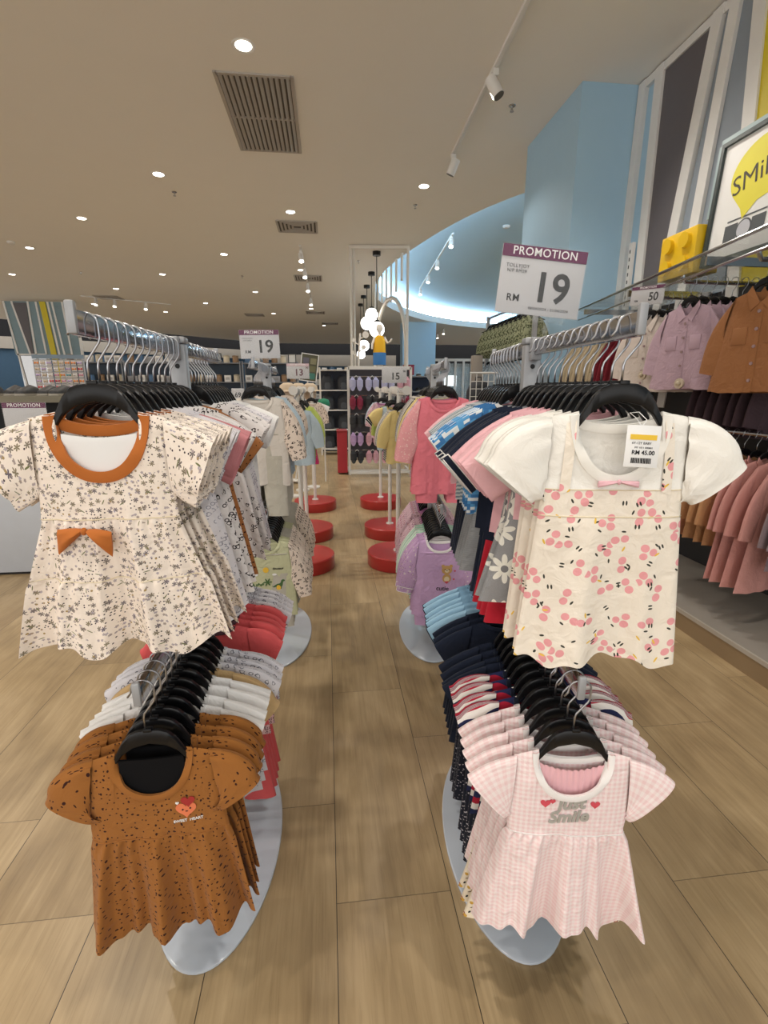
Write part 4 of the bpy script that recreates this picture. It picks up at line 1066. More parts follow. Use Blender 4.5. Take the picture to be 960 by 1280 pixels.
track('track of lit spotlights beyond the far blue pillar', (5.0, 21.4), (5.4, 26.5), CEIL, ((.05, -.1, -.5), (.4, -.1, -.5), (.7, -.1, -.5), (.97, -.1, -.5)), 0)
track('track of lit spotlights at the far left near the hanger rail', (-6.6, 15.2), (-4.6, 16.4), CEIL, ((.15, 0, -.5), (.35, 0, -.5), (.7, 0, -.5)), 0)
for x, y in ((2.6, 10.4), (2.75, 13.2)): lamp(x, y, 3.9, 60, 100)
lamp(1.40, 5.9, 3.60, 70, 75, .05, aim=(2.2, 5.1, 2.2)); lamp(1.9, 7.6, 3.95, 60, 80, .05, aim=(2.2, 5.4, 2.0)); lamp(1.38, 4.5, 3.60, 60, 90, .05, aim=(2.2, 2.6, 1.6))

# pendants
M_globe = emit('globe_glow', (1, .95, .88), 5)
for lb, x, y, gz, gr in (('nearest and largest of the pendant globes', .99, 9.9, 2.44, .145), ('second pendant globe from the front', 1.04, 11.55, 2.93, .14), ('third pendant globe from the front', 1.05, 12.95, 2.92, .16), ('fourth pendant globe from the front', 1.07, 14.35, 2.50, .15), ('farthest pendant globe', 1.08, 15.7, 2.35, .13)):
    r = thing('pendant_lamp', 'white glass globe on a black cord, ' + lb, 'pendant lamp', (x, y, CEIL), 0, 'pendant globes')
    link('canopy', MB().lathe([(0, 0), (.075, 0), (.075, -.07), (0, -.07)], n=20).mesh('canopy', M_black, 40), r)
    link('cord', MB().tube([(0, 0, -.07), (0, 0, gz - CEIL + gr)], .008, 6).mesh('cord', M_black, 180), r)
    link('cap', MB().lathe([(0, gz - CEIL + gr + .03), (.05, gz - CEIL + gr + .02), (.055, gz - CEIL + gr - .02)], n=16).mesh('cap', M_black, 40), r)
    link('globe', MB().ball((0, 0, gz - CEIL), gr, 24).mesh('globe', M_globe, 180), r)

# white portal with pointed arch
M_portal = plain('portal_white', (.66, .62, .55), .5)
r = thing('display_portal', 'white ceiling-high display portal with a pointed arch behind the slipper stand', 'display frame', (.48, 9.5, 0))
for nm, x, y in (('post', 0, 0), ('post', 1.02, -.1), ('post', .72, 2.9), ('post', .06, .06)): link(nm, MB().box((x, y, 1.9), (.045, .045, 3.78), bev=.008).mesh('post', M_portal), r)
link('top_bar', MB().box((.51, -.05, 3.76), (1.06, .05, .05), rz=R(-5.5)).mesh('top_bar', M_portal), r)
mb = MB()
sx_ = lambda y: 1.02 - .105 * (y + .1)
for k in range(1, 7): yy = -.1 + k * .43; mb.tube([(sx_(yy), yy, 3.77), (sx_(yy), yy, 3.0 + .12 * abs(k - 3.5))], .022, 6)
A1 = [(-.05 + 1.45 * (1 - math.cos(t)), 2.0 + 1.15 * math.sin(t)) for t in np.linspace(0, PI / 2, 12)] + [(2.85 - 1.45 * (1 - math.cos(t)), 2.0 + 1.15 * math.sin(t)) for t in np.linspace(PI / 2, 0, 12)]
mb.tube([(sx_(yy), yy, zz) for yy, zz in [(-.05, .0)] + A1 + [(2.85, .0)]], .04, 8)
link('arch', mb.mesh('arch', M_portal), r)

# ------------------------------------------------------------------ slipper stand and what stands on it
FX0, FX1, FY = .33, 1.30, 7.75
r = thing('slipper_stand', 'white wire display stand hung with slippers at the end of the aisle', 'display stand', (FX0, FY, 0))
WDT = FX1 - FX0
mb = MB()
for x in (0, WDT): mb.box((x, 0, .83), (.035, .035, 1.66)).box((x, .2, .05), (.035, .5, .035))
mb.box((WDT / 2, 0, .06), (WDT, .035, .035)).box((WDT / 2, -.18, .06), (WDT, .03, .03)).box((WDT / 2, 0, 1.65), (WDT, .035, .05))
link('frame', mb.mesh('frame', M_whitepole), r)
link('back_board', MB().box((WDT / 2, .03, .95), (WDT - .05, .015, 1.35)).mesh('back_board', plain('dark_slatboard', (.055, .05, .06), .7)), r)
mb = MB()
for j in range(5): mb.tube([(.02, -.03, .40 + .28 * j), (WDT - .02, -.03, .40 + .28 * j)], .006, 6)
link('bars', mb.mesh('bars', M_chrome), r)
SLC = [('lavender', (.42, .42, .60)), ('maroon', (.22, .01, .04)), ('black', (.018, .018, .022)), ('lilac', (.45, .30, .52)), ('pink', (.55, .30, .36))]
def slipper_kind(cn, col):
    K = Kind('slipper_pair', 'slippers'); m = plain('slipper_' + cn, col, .6); m2 = plain('slipper_sole_' + cn, tuple(min(1, c * 1.35 + .03) for c in col), .6)
    for sg in (-1, 1):
        s = MB(); s.prism([(sg * .055 + p[0], p[1]) for p in oval_pts(0, -.11, .045, .105, 20)], -.012, .012)
        ch = K.part('sole', s.mesh('sole', m2))
        u = MB(); V, F = [], []
        for i in range(7):
            t = PI * i / 6
            for j in range(4): V.append((sg * .055 - .05 * math.cos(t), -.012 - .045 * math.sin(t), -.05 - .035 * j))
        for i in range(6):
            for j in range(3): F.append((i * 4 + j, i * 4 + j + 1, i * 4 + j + 5, i * 4 + j + 4))
        ch.append(('strap', MB().add(V, F).mesh('strap', m, 60), [], None))
    K.part('clip', MB().tube([(-.03, -.01, -.02), (0, -.02, .012), (.03, -.01, -.02)], .004, 5).mesh('clip', M_paper))
    return K
SK = {n_: slipper_kind(n_, c) for n_, c in SLC}
lay_ = ['lavender lavender lavender pink', 'maroon black black maroon', 'black black maroon black', 'lilac pink lilac black', 'black pink pink pink']
for j, rowc in enumerate(lay_):
    for i, cn in enumerate(rowc.split()):
        SK[cn].put('%s slippers hung in the %s row, %s from the left, of the stand' % (cn, ('top', 'second', 'third', 'fourth', 'lowest')[j], ORD[i + 1]), (FX0 + .12 + .245 * i, FY - .045, 1.52 - .28 * j), 0, 'slippers on the stand')
link_ = None
r = thing('red_cart', 'red storage bin standing at the left of the slipper stand', 'bin', (.225, 7.95, 0))
mb = MB().prismz([(-.08, -.17), (.075, -.17), (.075, .17), (-.08, .17)], .03, .68); link('body', mb.mesh('body', plain('bin_red', (.40, .02, .03), .5)), r)
link('rim', MB().box((-.0025, 0, .69), (.17, .36, .03), bev=.008).mesh('rim', plain('bin_rim', (.30, .015, .02), .5)), r)
# child mannequin in yellow and blue
M_mq = plain('mannequin_white', (.72, .68, .62), .45)
r = thing('child_mannequin', 'white child mannequin in a yellow shirt and blue skirt on the slipper stand', 'mannequin', (.82, 7.80, 1.675))
link('body', MB().lathe([(.0, 0), (.05, 0), (.055, .02), (.04, .03), (.04, .2), (.075, .24), (.08, .33), (.065, .42), (.025, .46), (.022, .49), (.045, .52), (.052, .56), (.04, .60), (0, .615)], n=20, sy=.7)
     .tube([(.07, 0, .42), (.12, -.02, .34), (.16, -.05, .36), (.18, -.06, .40)], [.022, .018, .015, .013], 8).tube([(-.07, 0, .42), (-.11, -.02, .33), (-.12, -.04, .25)], [.022, .018, .014], 8).mesh('body', M_mq), r)
link('shirt', MB().lathe([(.095, .20), (.09, .3), (.085, .38), (.06, .435), (.03, .45)], n=40, sy=.75).mesh('shirt', cloth('mannequin_yellow', (.72, .40, .03), p_stripes([(.55, .28, .02)], .012, 0, True))), r)['label'] = 'yellow shirt'
link('skirt', MB().lathe([(.10, .02), (.10, .19), (.085, .21)], n=24, sy=.75).mesh('skirt', plain('skirt_blue', (.03, .15, .38), .7)), r)['label'] = 'blue skirt'
r = thing('display_tree', 'white branched display tree with round discs behind the slippers', 'display', (.50, 7.84, 1.675))
mb = MB().tube([(0, 0, 0), (.01, 0, .25), (.03, 0, .48)], .014, 8)
for zz, dx in ((.18, -.08), (.26, .07), (.36, -.06), (.44, .10)): mb.tube([(.01, 0, zz - .05), (dx, 0, zz)], .008, 6)
link('branches', mb.mesh('branches', M_mq), r)
for zz, dx, rr in ((.20, -.09, .03), (.28, .08, .035), (.38, -.07, .03), (.46, .11, .05)): link('disc', MB().tube([(dx, -.012, zz), (dx, .012, zz)], rr, 20).mesh('disc', M_mq), r)
r = thing('storage_box', 'dark red box on the shelf by the far blue pillar', 'box', (1.63, 10.0, 1.6))
link('body', MB().box((0, 0, .09), (.20, .18, .18), bev=.006).mesh('body', plain('box_crimson', (.22, .008, .04), .6)), r); link('lid', MB().box((0, 0, .187), (.208, .188, .02), bev=.004).mesh('lid', plain('box_crimson_lid', (.20, .007, .035), .6)), r)

def shelving(label, c, w, d, h, levels, mat, rz=0, back=None, lv0=.12):
    r = thing('shelving_unit', label, 'shelving', c, rz)
    for x in (-w / 2, w / 2):
        for y in (-d / 2, d / 2): link('upright', MB().box((x, y, h / 2), (.03, .03, h)).mesh('upright', mat), r)
    zs = [lv0 + (h - lv0 - .05) * i / (levels - 1) for i in range(levels)]
    for z in zs: link('shelf', MB().box((0, 0, z), (w, d, .022)).mesh('shelf', mat), r)
    if back: link('back_panel', MB().box((0, d / 2 - .005, h / 2), (w, .012, h - .06)).mesh('back_panel', back), r)
    return zs
zs = shelving('dark shelving with backpacks between the aisle and the slipper stand', (.18, 10.4, 0), .62, .4, 1.75, 5, M_whitepole, 0, plain('shelf_back_dark', (.03, .035, .05), .7))
BP = Kind('backpack', 'backpack'); mm = plain('backpack_black', (.028, .030, .036), .7)
BP.part('body', MB().lathe([(.0, 0), (.11, .0), (.125, .04), (.12, .2), (.08, .28), (0, .30)], n=20, sy=.6).mesh('body', mm, 60))
BP.part('pocket', MB().lathe([(.0, .02), (.07, .02), (.08, .06), (.07, .14), (0, .16)], (0, -.035, 0), n=16, sy=.6).mesh('pocket', plain('backpack_grey', (.07, .075, .085), .7), 60))
BP.part('handle', MB().tube([(-.03, .03, .28), (-.025, .03, .33), (.025, .03, .33), (.03, .03, .28)], .008, 6).mesh('handle', mm, 60))
for j, z in enumerate(zs[:4]):
    for i in range(2): BP.put('black backpack on the %s shelf, %s, of the dark shelving' % (('lowest', 'second', 'third', 'fourth')[j], ('left', 'right')[i]), (.18 - .16 + .32 * i, 10.38, z + .012), 0, 'backpacks on the dark shelving')

# racks with round red bases further down the aisle
def disc_rack():
    K = Kind('pole_rack', 'clothes rack')
    K.part('base', MB().lathe([(0, 0), (.235, 0), (.24, .006), (.24, .098), (.234, .105), (0, .105)], n=56).mesh('base', M_red, 40), 'round red base')
    ch = K.part('pole', MB().tube([(0, 0, .105), (0, 0, 1.345)], .017, 14).mesh('pole', M_whitepole, 60))
    ch.append(('collar', MB().lathe([(0, .105), (.036, .105), (.034, .114), (.018, .118), (0, .118)], n=20).mesh('collar', M_whitepole, 40), [], None))
    for sg in (-1, 1):
        c = K.part('arm', MB().box((0, sg * .175, 1.325), (.014, .35, .042), bev=.003).mesh('arm', M_whitepole))
        c.append(('arm_disc', MB().tube([(0, sg * .35, 1.335), (0, sg * .362, 1.335)], .03, 18).mesh('arm_disc', M_whitepole, 40), [], None))
    return K
DR = disc_rack()
DP = [(-.215, 3.64, 'nearest on the left'), (-.215, 4.43, 'middle on the left'), (-.165, 5.55, 'farthest on the left'), (.525, 3.64, 'nearest on the right'), (.56, 4.43, 'middle on the right'), (.595, 5.58, 'farthest on the right')]
for x, y, nm in DP: DR.put('white pole rack on a round red base, %s of the aisle' % nm, (x, y, 0), 0, 'pole racks on red bases')
BG = [[(SKY, 'pale blue shirt', 4), (LIME, 'lime shirt', 2)], [(LIME, 'lime shirt', 3, T_MAG, 'magenta shorts'), (LEOT, 'leaf-print shirt', 3)], [(LEOT, 'leaf-print shirt', 3), (WHITET, 'white tee', 2)],
      [(YEL, 'yellow shirt', 2), (BW, 'black and white striped shirt', 3)], [(BLUEY, 'pale blue tee with yellow sleeves', 2), (LIME, 'lime shirt', 1), (NAVYT, 'navy tee', 1), (PINKF, 'flower-print shirt', 1)], [(PINKF, 'flower-print shirt', 2), (SKY, 'pale blue shirt', 2)]]
for (x, y, nm), items in zip(DP, BG):
    k = 0
    for it in items:
        for q in range(it[2]):
            yy = y - .315 + .058 * k + (.07 if k >= 5 else 0); a = R(rnd.uniform(-2, 2)); nth = ORD[k + 1]
            HANG.put('black hanger, %s on the red-base rack %s' % (nth, nm), (x, yy, 1.32), a, 'hangers on red-base racks')
            it[0].put('%s, %s on the red-base rack %s' % (it[1], nth, nm), (x, yy, 1.204), a, 'shirts on red-base racks')
            if len(it) > 3: it[3].put('%s below the %s top on the red-base rack %s' % (it[4], nth, nm), (x, yy, .93), a, it[4])
            k += 1

# tilted picture display, mannequin heads in hats, green cap
r = thing('picture_display', 'tilted dark picture board in a white frame behind the sign 13', 'picture board', (-.235, 7.15, 1.625), 0, rot=(0, R(8), 0))
link('frame', MB().box((-.115, 0, 0), (.012, .02, .36)).box((.115, 0, 0), (.012, .02, .36)).box((0, 0, .18), (.242, .02, .012)).box((0, 0, -.18), (.242, .02, .012)).mesh('frame', M_paper), r)
link('board', MB().box((0, .002, 0), (.222, .01, .35)).mesh('board', plain('board_olive', (.10, .10, .06), .6)), r)
q = random.Random(2)
for i in range(3):
    for j in range(2): link('photo', MB().box((-.05 + .1 * j, -.006, -.11 + .1 * i), (.08, .004, .08)).mesh('photo', plain('photo_%d%d' % (i, j), (.03 + .2 * q.random(), .03 + .2 * q.random(), .04 + .15 * q.random()), .5)), r)
link('stand', MB().tube([(0, .01, -.18), (-.03, .01, -1.6)], .01, 8).lathe([(0, -1.615), (.08, -1.615), (.08, -1.60), (0, -1.60)], (-.03, .01, 0), 24).mesh('stand', M_whitepole), r)
MQ = Kind('display_bust', 'display bust')
MQ.part('head', MB().ball((0, 0, 1.27), .085, 18, (1, 1, 1.15)).tube([(0, 0, 1.13), (0, 0, 1.20)], .035, 10).mesh('head', plain('bust_beige', (.52, .42, .32), .7), 180))
MQ.part('torso', MB().lathe([(0, .85), (.11, .85), (.12, 1.0), (.10, 1.10), (.03, 1.15)], n=20, sy=.65).mesh('torso', plain('bust_linen', (.48, .42, .36), .8), 60))
MQ.part('stand', MB().tube([(0, 0, .02), (0, 0, .86)], .015, 8).lathe([(0, 0), (.09, 0), (.09, .02), (0, .02)], n=24).mesh('stand', M_whitepole, 40))
MQ.part('sun_hat', MB().lathe([(.17, 1.31), (.10, 1.33), (.095, 1.38), (.05, 1.41), (0, 1.415)], n=24).mesh('sun_hat', plain('hat_straw', (.55, .44, .32), .8), 60))
for i, (x, y) in enumerate(((-.47, 6.2), (-.36, 6.58), (-.22, 6.78))): MQ.put('beige child bust in a sun hat, %s behind the leaf-print shirts' % ('nearest', 'second', 'farthest')[i], (x, y, 0), 0, 'busts in sun hats')
r = thing('sports_cap', 'green cap on a post behind the leaf-print shirts', 'cap', (-.05, 7.2, 1.10))
link('crown', MB().lathe([(.085, 0), (.09, .04), (.07, .09), (0, .11)], n=20).mesh('crown', plain('cap_green', (.01, .20, .10), .7), 60), r)
link('brim', MB().prismz([(.08 * math.cos(t), -.05 - .09 * math.sin(t)) for t in np.linspace(0, PI, 12)], -.004, .004).mesh('brim', plain('cap_navy', (.02, .03, .07), .7)), r)
link('post', MB().tube([(0, 0, -1.1), (0, 0, 0)], .01, 8).mesh('post', M_whitepole), r)

# ------------------------------------------------------------------ right wall fixtures
struct('wall_right_backing', MB().box((2.67, 1.75, 1.03), (.03, 5.4, 1.90)), plain('backing_black', (.018, .017, .018), .6), 0)
r = thing('wall_platform', 'low grey platform with a wooden front under the wall jackets', 'platform', (2.33, 1.75, 0))
link('front_board', MB().box((-.335, 0, .05), (.02, 5.4, .10)).mesh('front_board', plain('platform_wood', (.26, .18, .10), .5)), r)
link('top', MB().box((0, 0, .108), (.69, 5.4, .016)).mesh('top', plain('platform_grey', (.27, .245, .215), .55)), r)
link('trim', MB().box((-.342, 0, .108), (.012, 5.4, .022)).mesh('trim', plain('platform_trim', (.40, .36, .31), .5)), r)
r = thing('glass_shelf', 'long glass shelf with chrome edge above the hanging jackets', 'shelf', (0, 0, 1.99))
mb = MB().prismz([(1.74, 1.5), (2.16, 4.28), (2.65, 4.28), (2.65, 1.5)], 0, .012); link('pane', mb.mesh('pane', M_glass, 0), r)['label'] = 'clear glass pane'
link('edge_rail', MB().tube([(1.735, 1.5, .006), (2.155, 4.28, .006)], .009, 8).tube([(1.76, 1.5, -.07), (2.18, 4.28, -.07)], .007, 8).mesh('edge_rail', M_chrome), r)
mb = MB()
for y in (2.45, 3.3, 4.1): mb.box((2.66 - (2.66 - (1.74 + .151 * (y - 1.5))) / 2, y, -.03), (2.66 - (1.74 + .151 * (y - 1.5)), .012, .04))
link('bracket', mb.mesh('bracket', M_chrome), r)
r = thing('slot_strip', 'white slotted strip on the wall carrying the glass shelf', 'wall strip', (2.63, 4.33, 1.2))
link('strip', MB().box((0, 0, .14), (.03, .05, 2.42)).mesh('strip', M_white), r)
mb = MB()
for i in range(24): mb.box((-.0155, 0, -.1 + .06 * i), (.002, .012, .028))
link('slots', mb.mesh('slots', M_ink), r)
# yellow block and smile poster on the shelf
M_brick = plain('block_yellow', (.78, .50, .015), .35)
r = thing('display_block', 'bright yellow display block with round studs on the glass shelf', 'display block', (2.21, 3.03, 2.004))
link('body', MB().box((0, 0, .127), (.16, .31, .254), bev=.006).mesh('body', M_brick), r)
for yy in (-.075, .075):
    for zz in (.065, .19): link('stud', MB().tube([(-.08, yy, zz), (-.104, yy, zz)], .042, 28).mesh('stud', M_brick, 40), r)
PX = 2.2
r = thing('framed_poster', 'white poster with a yellow speech balloon and a camera, in a dark frame', 'poster', (PX, 2.48, 2.33), 0, rot=(0, R(3), 0))
PWD, PHT = .74, .60
fr = MB()
for yy in (-PWD / 2, PWD / 2): fr.box((0, yy, 0), (.04, .022, PHT))
for zz in (-PHT / 2, PHT / 2): fr.box((0, 0, zz), (.04, PWD + .022, .022))
link('frame', fr.mesh('frame', plain('poster_frame', (.035, .05, .05), .4)), r)
link('outer_rim', MB().box((.012, 0, PHT / 2 + .024), (.05, PWD + .05, .026)).box((.012, PWD / 2 + .024, .13), (.05, .026, .36)).mesh('outer_rim', plain('mint_metal', (.30, .40, .42), .4)), r)
link('sheet', MB().box((0, 0, 0), (.008, PWD - .02, PHT - .02)).mesh('sheet', plain('poster_white', (.86, .86, .85), .4, 0, .4, .01)), r)
def on_poster(poly, y0, z0, mat, nm, lift):            # poly drawn in (right, up) seen from the room
    m_ = MB().prism([(-a, b) for a, b in poly], 0, .0012); m_.v = [(-lift - (k[1]), y0 + k[0], z0 + k[2]) for k in m_.v]
    link(nm, m_.mesh(nm, mat, 0), r)
bal = [(.20 * math.cos(t), .155 * math.sin(t)) for t in np.linspace(-.95, PI + .55, 40)] + [(-.10, -.16), (-.075, -.215), (.0, -.15)]
on_poster(bal, .075, .095, plain('balloon_yellow', (.82, .74, .06), .5), 'balloon', .005)
tm = text_mesh('SMile', .135, plain('poster_ink', (.05, .04, .03), .5), .0004, -.0008); tm.transform(Matrix.Rotation(R(10), 4, 'Z')); tm.transform(Matrix(((0, 0, -1, -.0075), (-1, 0, 0, .115), (0, 1, 0, .075), (0, 0, 0, 1)))); link('lettering', tm, r)
M_cam = plain('camera_grey', (.09, .10, .11), .5)
on_poster([(-.13, -.055), (-.045, -.055), (-.045, .03), (-.13, .03)], .125, -.16, M_cam, 'camera_print', .005)
on_poster([(.045, -.055), (.13, -.055), (.13, .03), (.045, .03)], .125, -.16, M_cam, 'camera_print', .005)
on_poster(oval_pts(0, -.012, .050, .050, 28), .125, -.16, M_cam, 'camera_print', .0055)
on_poster(oval_pts(0, -.012, .042, .042, 28), .125, -.16, plain('camera_lens', (.55, .56, .62), .4), 'camera_lens', .0065)
on_poster([(-.12, .045), (.13, .045), (.13, .052), (-.12, .052)], .125, -.16, M_cam, 'camera_print', .005)

# jackets
def jacket(nm, mat, hem=-.40, w=.15, hw=.175, long_=.30, cat='jacket', btn=None):
    c = Cut(nw=.055, nf=.05, nb=.012, sw=.125, sd=.022, ad=.16, prof=((-.16, w), (hem, hw)), hem=hem, T=.013, fold=.009, k=1.4, seed=8, nu=28, hemw=.004)
    K = make_top(nm, cat, c, mat, dict(L=long_, ang=70, eh=.045, ed=.012, bend=10, n=8, m=18), rows=12, topname='body')
    mb = MB()
    for sg in (-1, 1):
        V = [(sg * .004, c.at(.004, -.052) - .003, -.056), (sg * .055, -.006, .016), (sg * .068, c.at(.06, -.02) - .006, -.012), (sg * .038, c.at(.04, -.07) - .006, -.085)]
        o_ = len(mb.v); mb.v += V + [(x, y + .004, z) for x, y, z in V]; mb.f += [tuple(o_ + i for i in f) for f in ((0, 1, 2, 3), (7, 6, 5, 4), (0, 4, 5, 1), (1, 5, 6, 2), (2, 6, 7, 3), (3, 7, 4, 0))]
    K.part('collar', mb.mesh('collar', mat))
    mb = MB(); V, F = [], []
    for i, z in enumerate(np.linspace(-.055, hem, 9)):
        for x in (-.014, .014): V.append((x, c.at(x, z, -1, .002), z))
    F = [(2 * i, 2 * i + 1, 2 * i + 3, 2 * i + 2) for i in range(8)]
    K.part('placket', grid_mesh('placket', V, F, [(v[0], v[2]) for v in V], mat))
    for sg in (-1, 1):
        z0 = -.15; K.part('pocket', MB().box((sg * .07, c.at(sg * .07, z0 - .03) - .001, z0 - .035), (.062, .004, .07), bev=.0015).mesh('pocket', mat))
    if btn: 
        b = MB()
        for z in np.linspace(-.09, hem + .05, 5): b.tube([(0, c.at(0, z) - .005, z), (0, c.at(0, z) - .001, z)], .007, 10)
        K.part('buttons', b.mesh('buttons', btn))
    return K
M_btn = plain('button_mauve', (.30, .20, .20), .4)
J = {}
for k, m in (('cream', 'jcream'), ('lilac', 'jlilac'), ('brown', 'jbrown')): J[k] = jacket(k + '_jacket', C[m], -.42, .155, .185, .26, btn=M_btn)
for k, m in (('apricot', 'jorange'), ('tan', 'jtan'), ('grey', 'jgrey')): J[k] = jacket(k + '_coat', C[m], -.50, .15, .19, .30, 'coat')
J['pink'] = jacket('pink_coat', C['jpink'], -.66, .15, .23, .30, 'coat')
for k, m in (('maroon', 'jmaroon'), ('khaki', 'jkhaki'), ('dark', 'jdark'), ('olive', 'jolive'), ('blue', 'jblue')): J[k] = jacket(k + '_shirt', C[m], -.42, .14, .16, .28, 'shirt')
BIGH = make_hanger(.118, slope=.31)
LOCK = Kind('security_tag', 'security tag')
LOCK.part('disc', MB().tube([(0, 0, 0), (0, -.012, 0)], .028, 24).mesh('disc', plain('tag_beige', (.55, .47, .36), .4), 40)); LOCK.part('knob', MB().ball((0, -.014, 0), .014, 14).mesh('knob', plain('tag_beige2', (.50, .42, .30), .4), 180))
def faceout(y, colr, num, x0, zr, lb, dz=0, sc=1.08):
    r = thing('jacket_rail', 'chrome wall arm holding the %s jackets' % colr, 'wall arm', (2.65, y, zr), 0, 'wall arms')
    link('arm', MB().tube([(0, 0, 0), (x0 - 2.65 - .05, 0, 0), (x0 - 2.65 - .07, 0, .03)], .011, 8).mesh('arm', M_chrome), r)
    for i in range(num):
        x = x0 + i * .062; a = -PI / 2 + R(rnd.uniform(-3, 3)) + R(14)
        BIGH.put('black hanger, %s on the wall arm of %s jackets' % (ORD[i + 1], colr), (x, y, zr), a, 'hangers on wall arms')
        J[colr].put('%s jacket, %s on its wall arm' % (lb, ORD[i + 1]) + (', above the coats' if num else ''), (x, y, zr - .118), a, lb + ' jackets', scale=sc)
faceout(2.70, 'lilac', 8, 2.02, 1.915, 'dusty lilac buttoned')
faceout(3.08, 'cream', 6, 2.04, 1.90, 'pale cream buttoned')
faceout(2.19, 'brown', 5, 2.00, 1.91, 'caramel brown', sc=1.1)
LOCK.put('round beige security tag on the first lilac jacket', (1.985, 2.645, 1.375), -PI / 2 + R(14)); LOCK.put('round beige security tag on the first cream jacket', (2.005, 3.02, 1.43), -PI / 2 + R(14))
def wallrail(label, x, y0, y1, z):
    r = thing('wall_rail', label, 'clothes rail', (x, y0, z)); L = y1 - y0
    link('bar', MB().tube([(0, 0, .012), (0, L, .012)], .012, 10).mesh('bar', M_chrome), r)
    for f in (.05, .95): link('bracket', MB().box(((2.66 - x) / 2, L * f, .012), (2.66 - x, .02, .03)).mesh('bracket', M_greypole), r)
wallrail('lower chrome wall rail holding the apricot, tan and pink coats', 2.26, 1.75, 3.25, 1.10)
seq = [('grey', 1.96), ('grey', 2.03), ('pink', 2.14), ('pink', 2.21), ('pink', 2.28), ('pink', 2.35), ('tan', 2.43), ('tan', 2.50), ('tan', 2.57), ('apricot', 2.65), ('apricot', 2.73), ('apricot', 2.81), ('apricot', 2.89), ('apricot', 2.97)]
cnt = {}
for k, y in seq:
    cnt[k] = cnt.get(k, 0) + 1
    a = R(rnd.uniform(-4, 4)) + R(6)
    BIGH.put('black hanger holding the %s %s coat on the low wall rail' % (ORD[cnt[k]], k), (2.26, y, 1.10), a, 'hangers on the low wall rail')
    J[k].put('%s coat, %s of its colour from the near end, low wall rail' % ({'grey': 'mauve grey', 'pink': 'dusty pink', 'tan': 'tan', 'apricot': 'apricot'}[k], ORD[cnt[k]]), (2.26, y, .988), a, k + ' coats')
wallrail('upper chrome wall rail holding maroon and khaki shirts', 2.36, 3.38, 4.52, 1.86)
for i in range(18):
    k = 'maroon' if i < 8 else 'khaki'; y = 3.44 + .058 * i; a = R(rnd.uniform(-3, 3))
    BIGH.put('black hanger, %s on the wall rail of maroon and khaki shirts' % ORD[i + 1], (2.36, y, 1.86), a, 'hangers on the maroon and khaki rail')
    J[k].put('%s shirt, %s on the wall rail behind the cherry dresses' % (k, ORD[i + 1]), (2.36, y, 1.748), a, k + ' shirts')
for i in range(7):
    y = 2.42 + .075 * i
    J['dark'].put('dark mauve shirt, %s in the shadowed row under the lilac jackets' % ORD[i + 1], (2.46, y, 1.50), R(rnd.uniform(-4, 4)), 'dark mauve shirts')
    BIGH.put('black hanger, %s over the shadowed dark mauve shirts' % ORD[i + 1], (2.46, y, 1.618), 0, 'hangers of dark mauve shirts')
wallrail('short chrome rail of the dark mauve shirts', 2.46, 2.35, 2.95, 1.618)
# two-level rack before the blue pillar
r = thing('double_rail_rack', 'tall grey rack with olive shirts above grey-blue shirts before the blue pillar', 'clothes rack', (1.82, 4.35, 0))
for y in (0, 1.3): link('upright', MB().box((0, y, 1.06), (.035, .035, 2.12)).box((0, y, .02), (.5, .05, .04)).mesh('upright', M_greypole), r)
for z in (1.72, 2.10): link('rail', MB().tube([(0, 0, z), (0, 1.3, z)], .012, 8).mesh('rail', M_chrome), r)
for i in range(10):
    y = 4.42 + .12 * i
    for z, k, lb in ((1.71, 'blue', 'grey-blue shirt, %s on the lower rail of the tall rack'), (2.09, 'olive', 'olive printed shirt, %s on the upper rail of the tall rack')):
        a = R(rnd.uniform(-4, 4))
        BIGH.put('black hanger, %s on the %s rail of the tall rack' % (ORD[i + 1], 'lower' if k == 'blue' else 'upper'), (1.82, y, z), a, 'hangers on the tall rack')
        J[k].put(lb % ORD[i + 1], (1.82, y, z - .118), a, k + ' shirts on the tall rack', scale=.72 if k == 'olive' else .9)
r = thing('grid_panel', 'white wire grid panel with a black bag left of the tall rack', 'grid panel', (1.42, 4.5, 0))
mb = MB()
for i in range(5): mb.tube([(-.11 + .055 * i, 0, .02), (-.11 + .055 * i, 0, 1.48)], .004, 6)
for j in range(22): mb.tube([(-.115, 0, .05 + .068 * j), (.115, 0, .05 + .068 * j)], .0035, 6)
mb.tube([(-.12, 0, 1.485), (.14, 0, 1.485)], .008, 8).box((-.11, 0, .015), (.03, .4, .03)).box((.11, 0, .015), (.03, .4, .03))
link('grid', mb.mesh('grid', plain('grid_white', (.62, .62, .60), .4)), r)
BP.put('black bag hanging behind the white wire grid panel', (1.43, 4.62, 1.12), 0)
r = thing('display_post', 'taupe square post standing behind the wire grid panel', 'post', (1.48, 4.9, 0))
link('shaft', MB().box((0, 0, .83), (.10, .08, 1.66), bev=.006).mesh('shaft', plain('post_taupe', (.24, .21, .18), .6)), r); link('foot', MB().box((0, 0, .02), (.24, .24, .04)).mesh('foot', M_greypole), r)

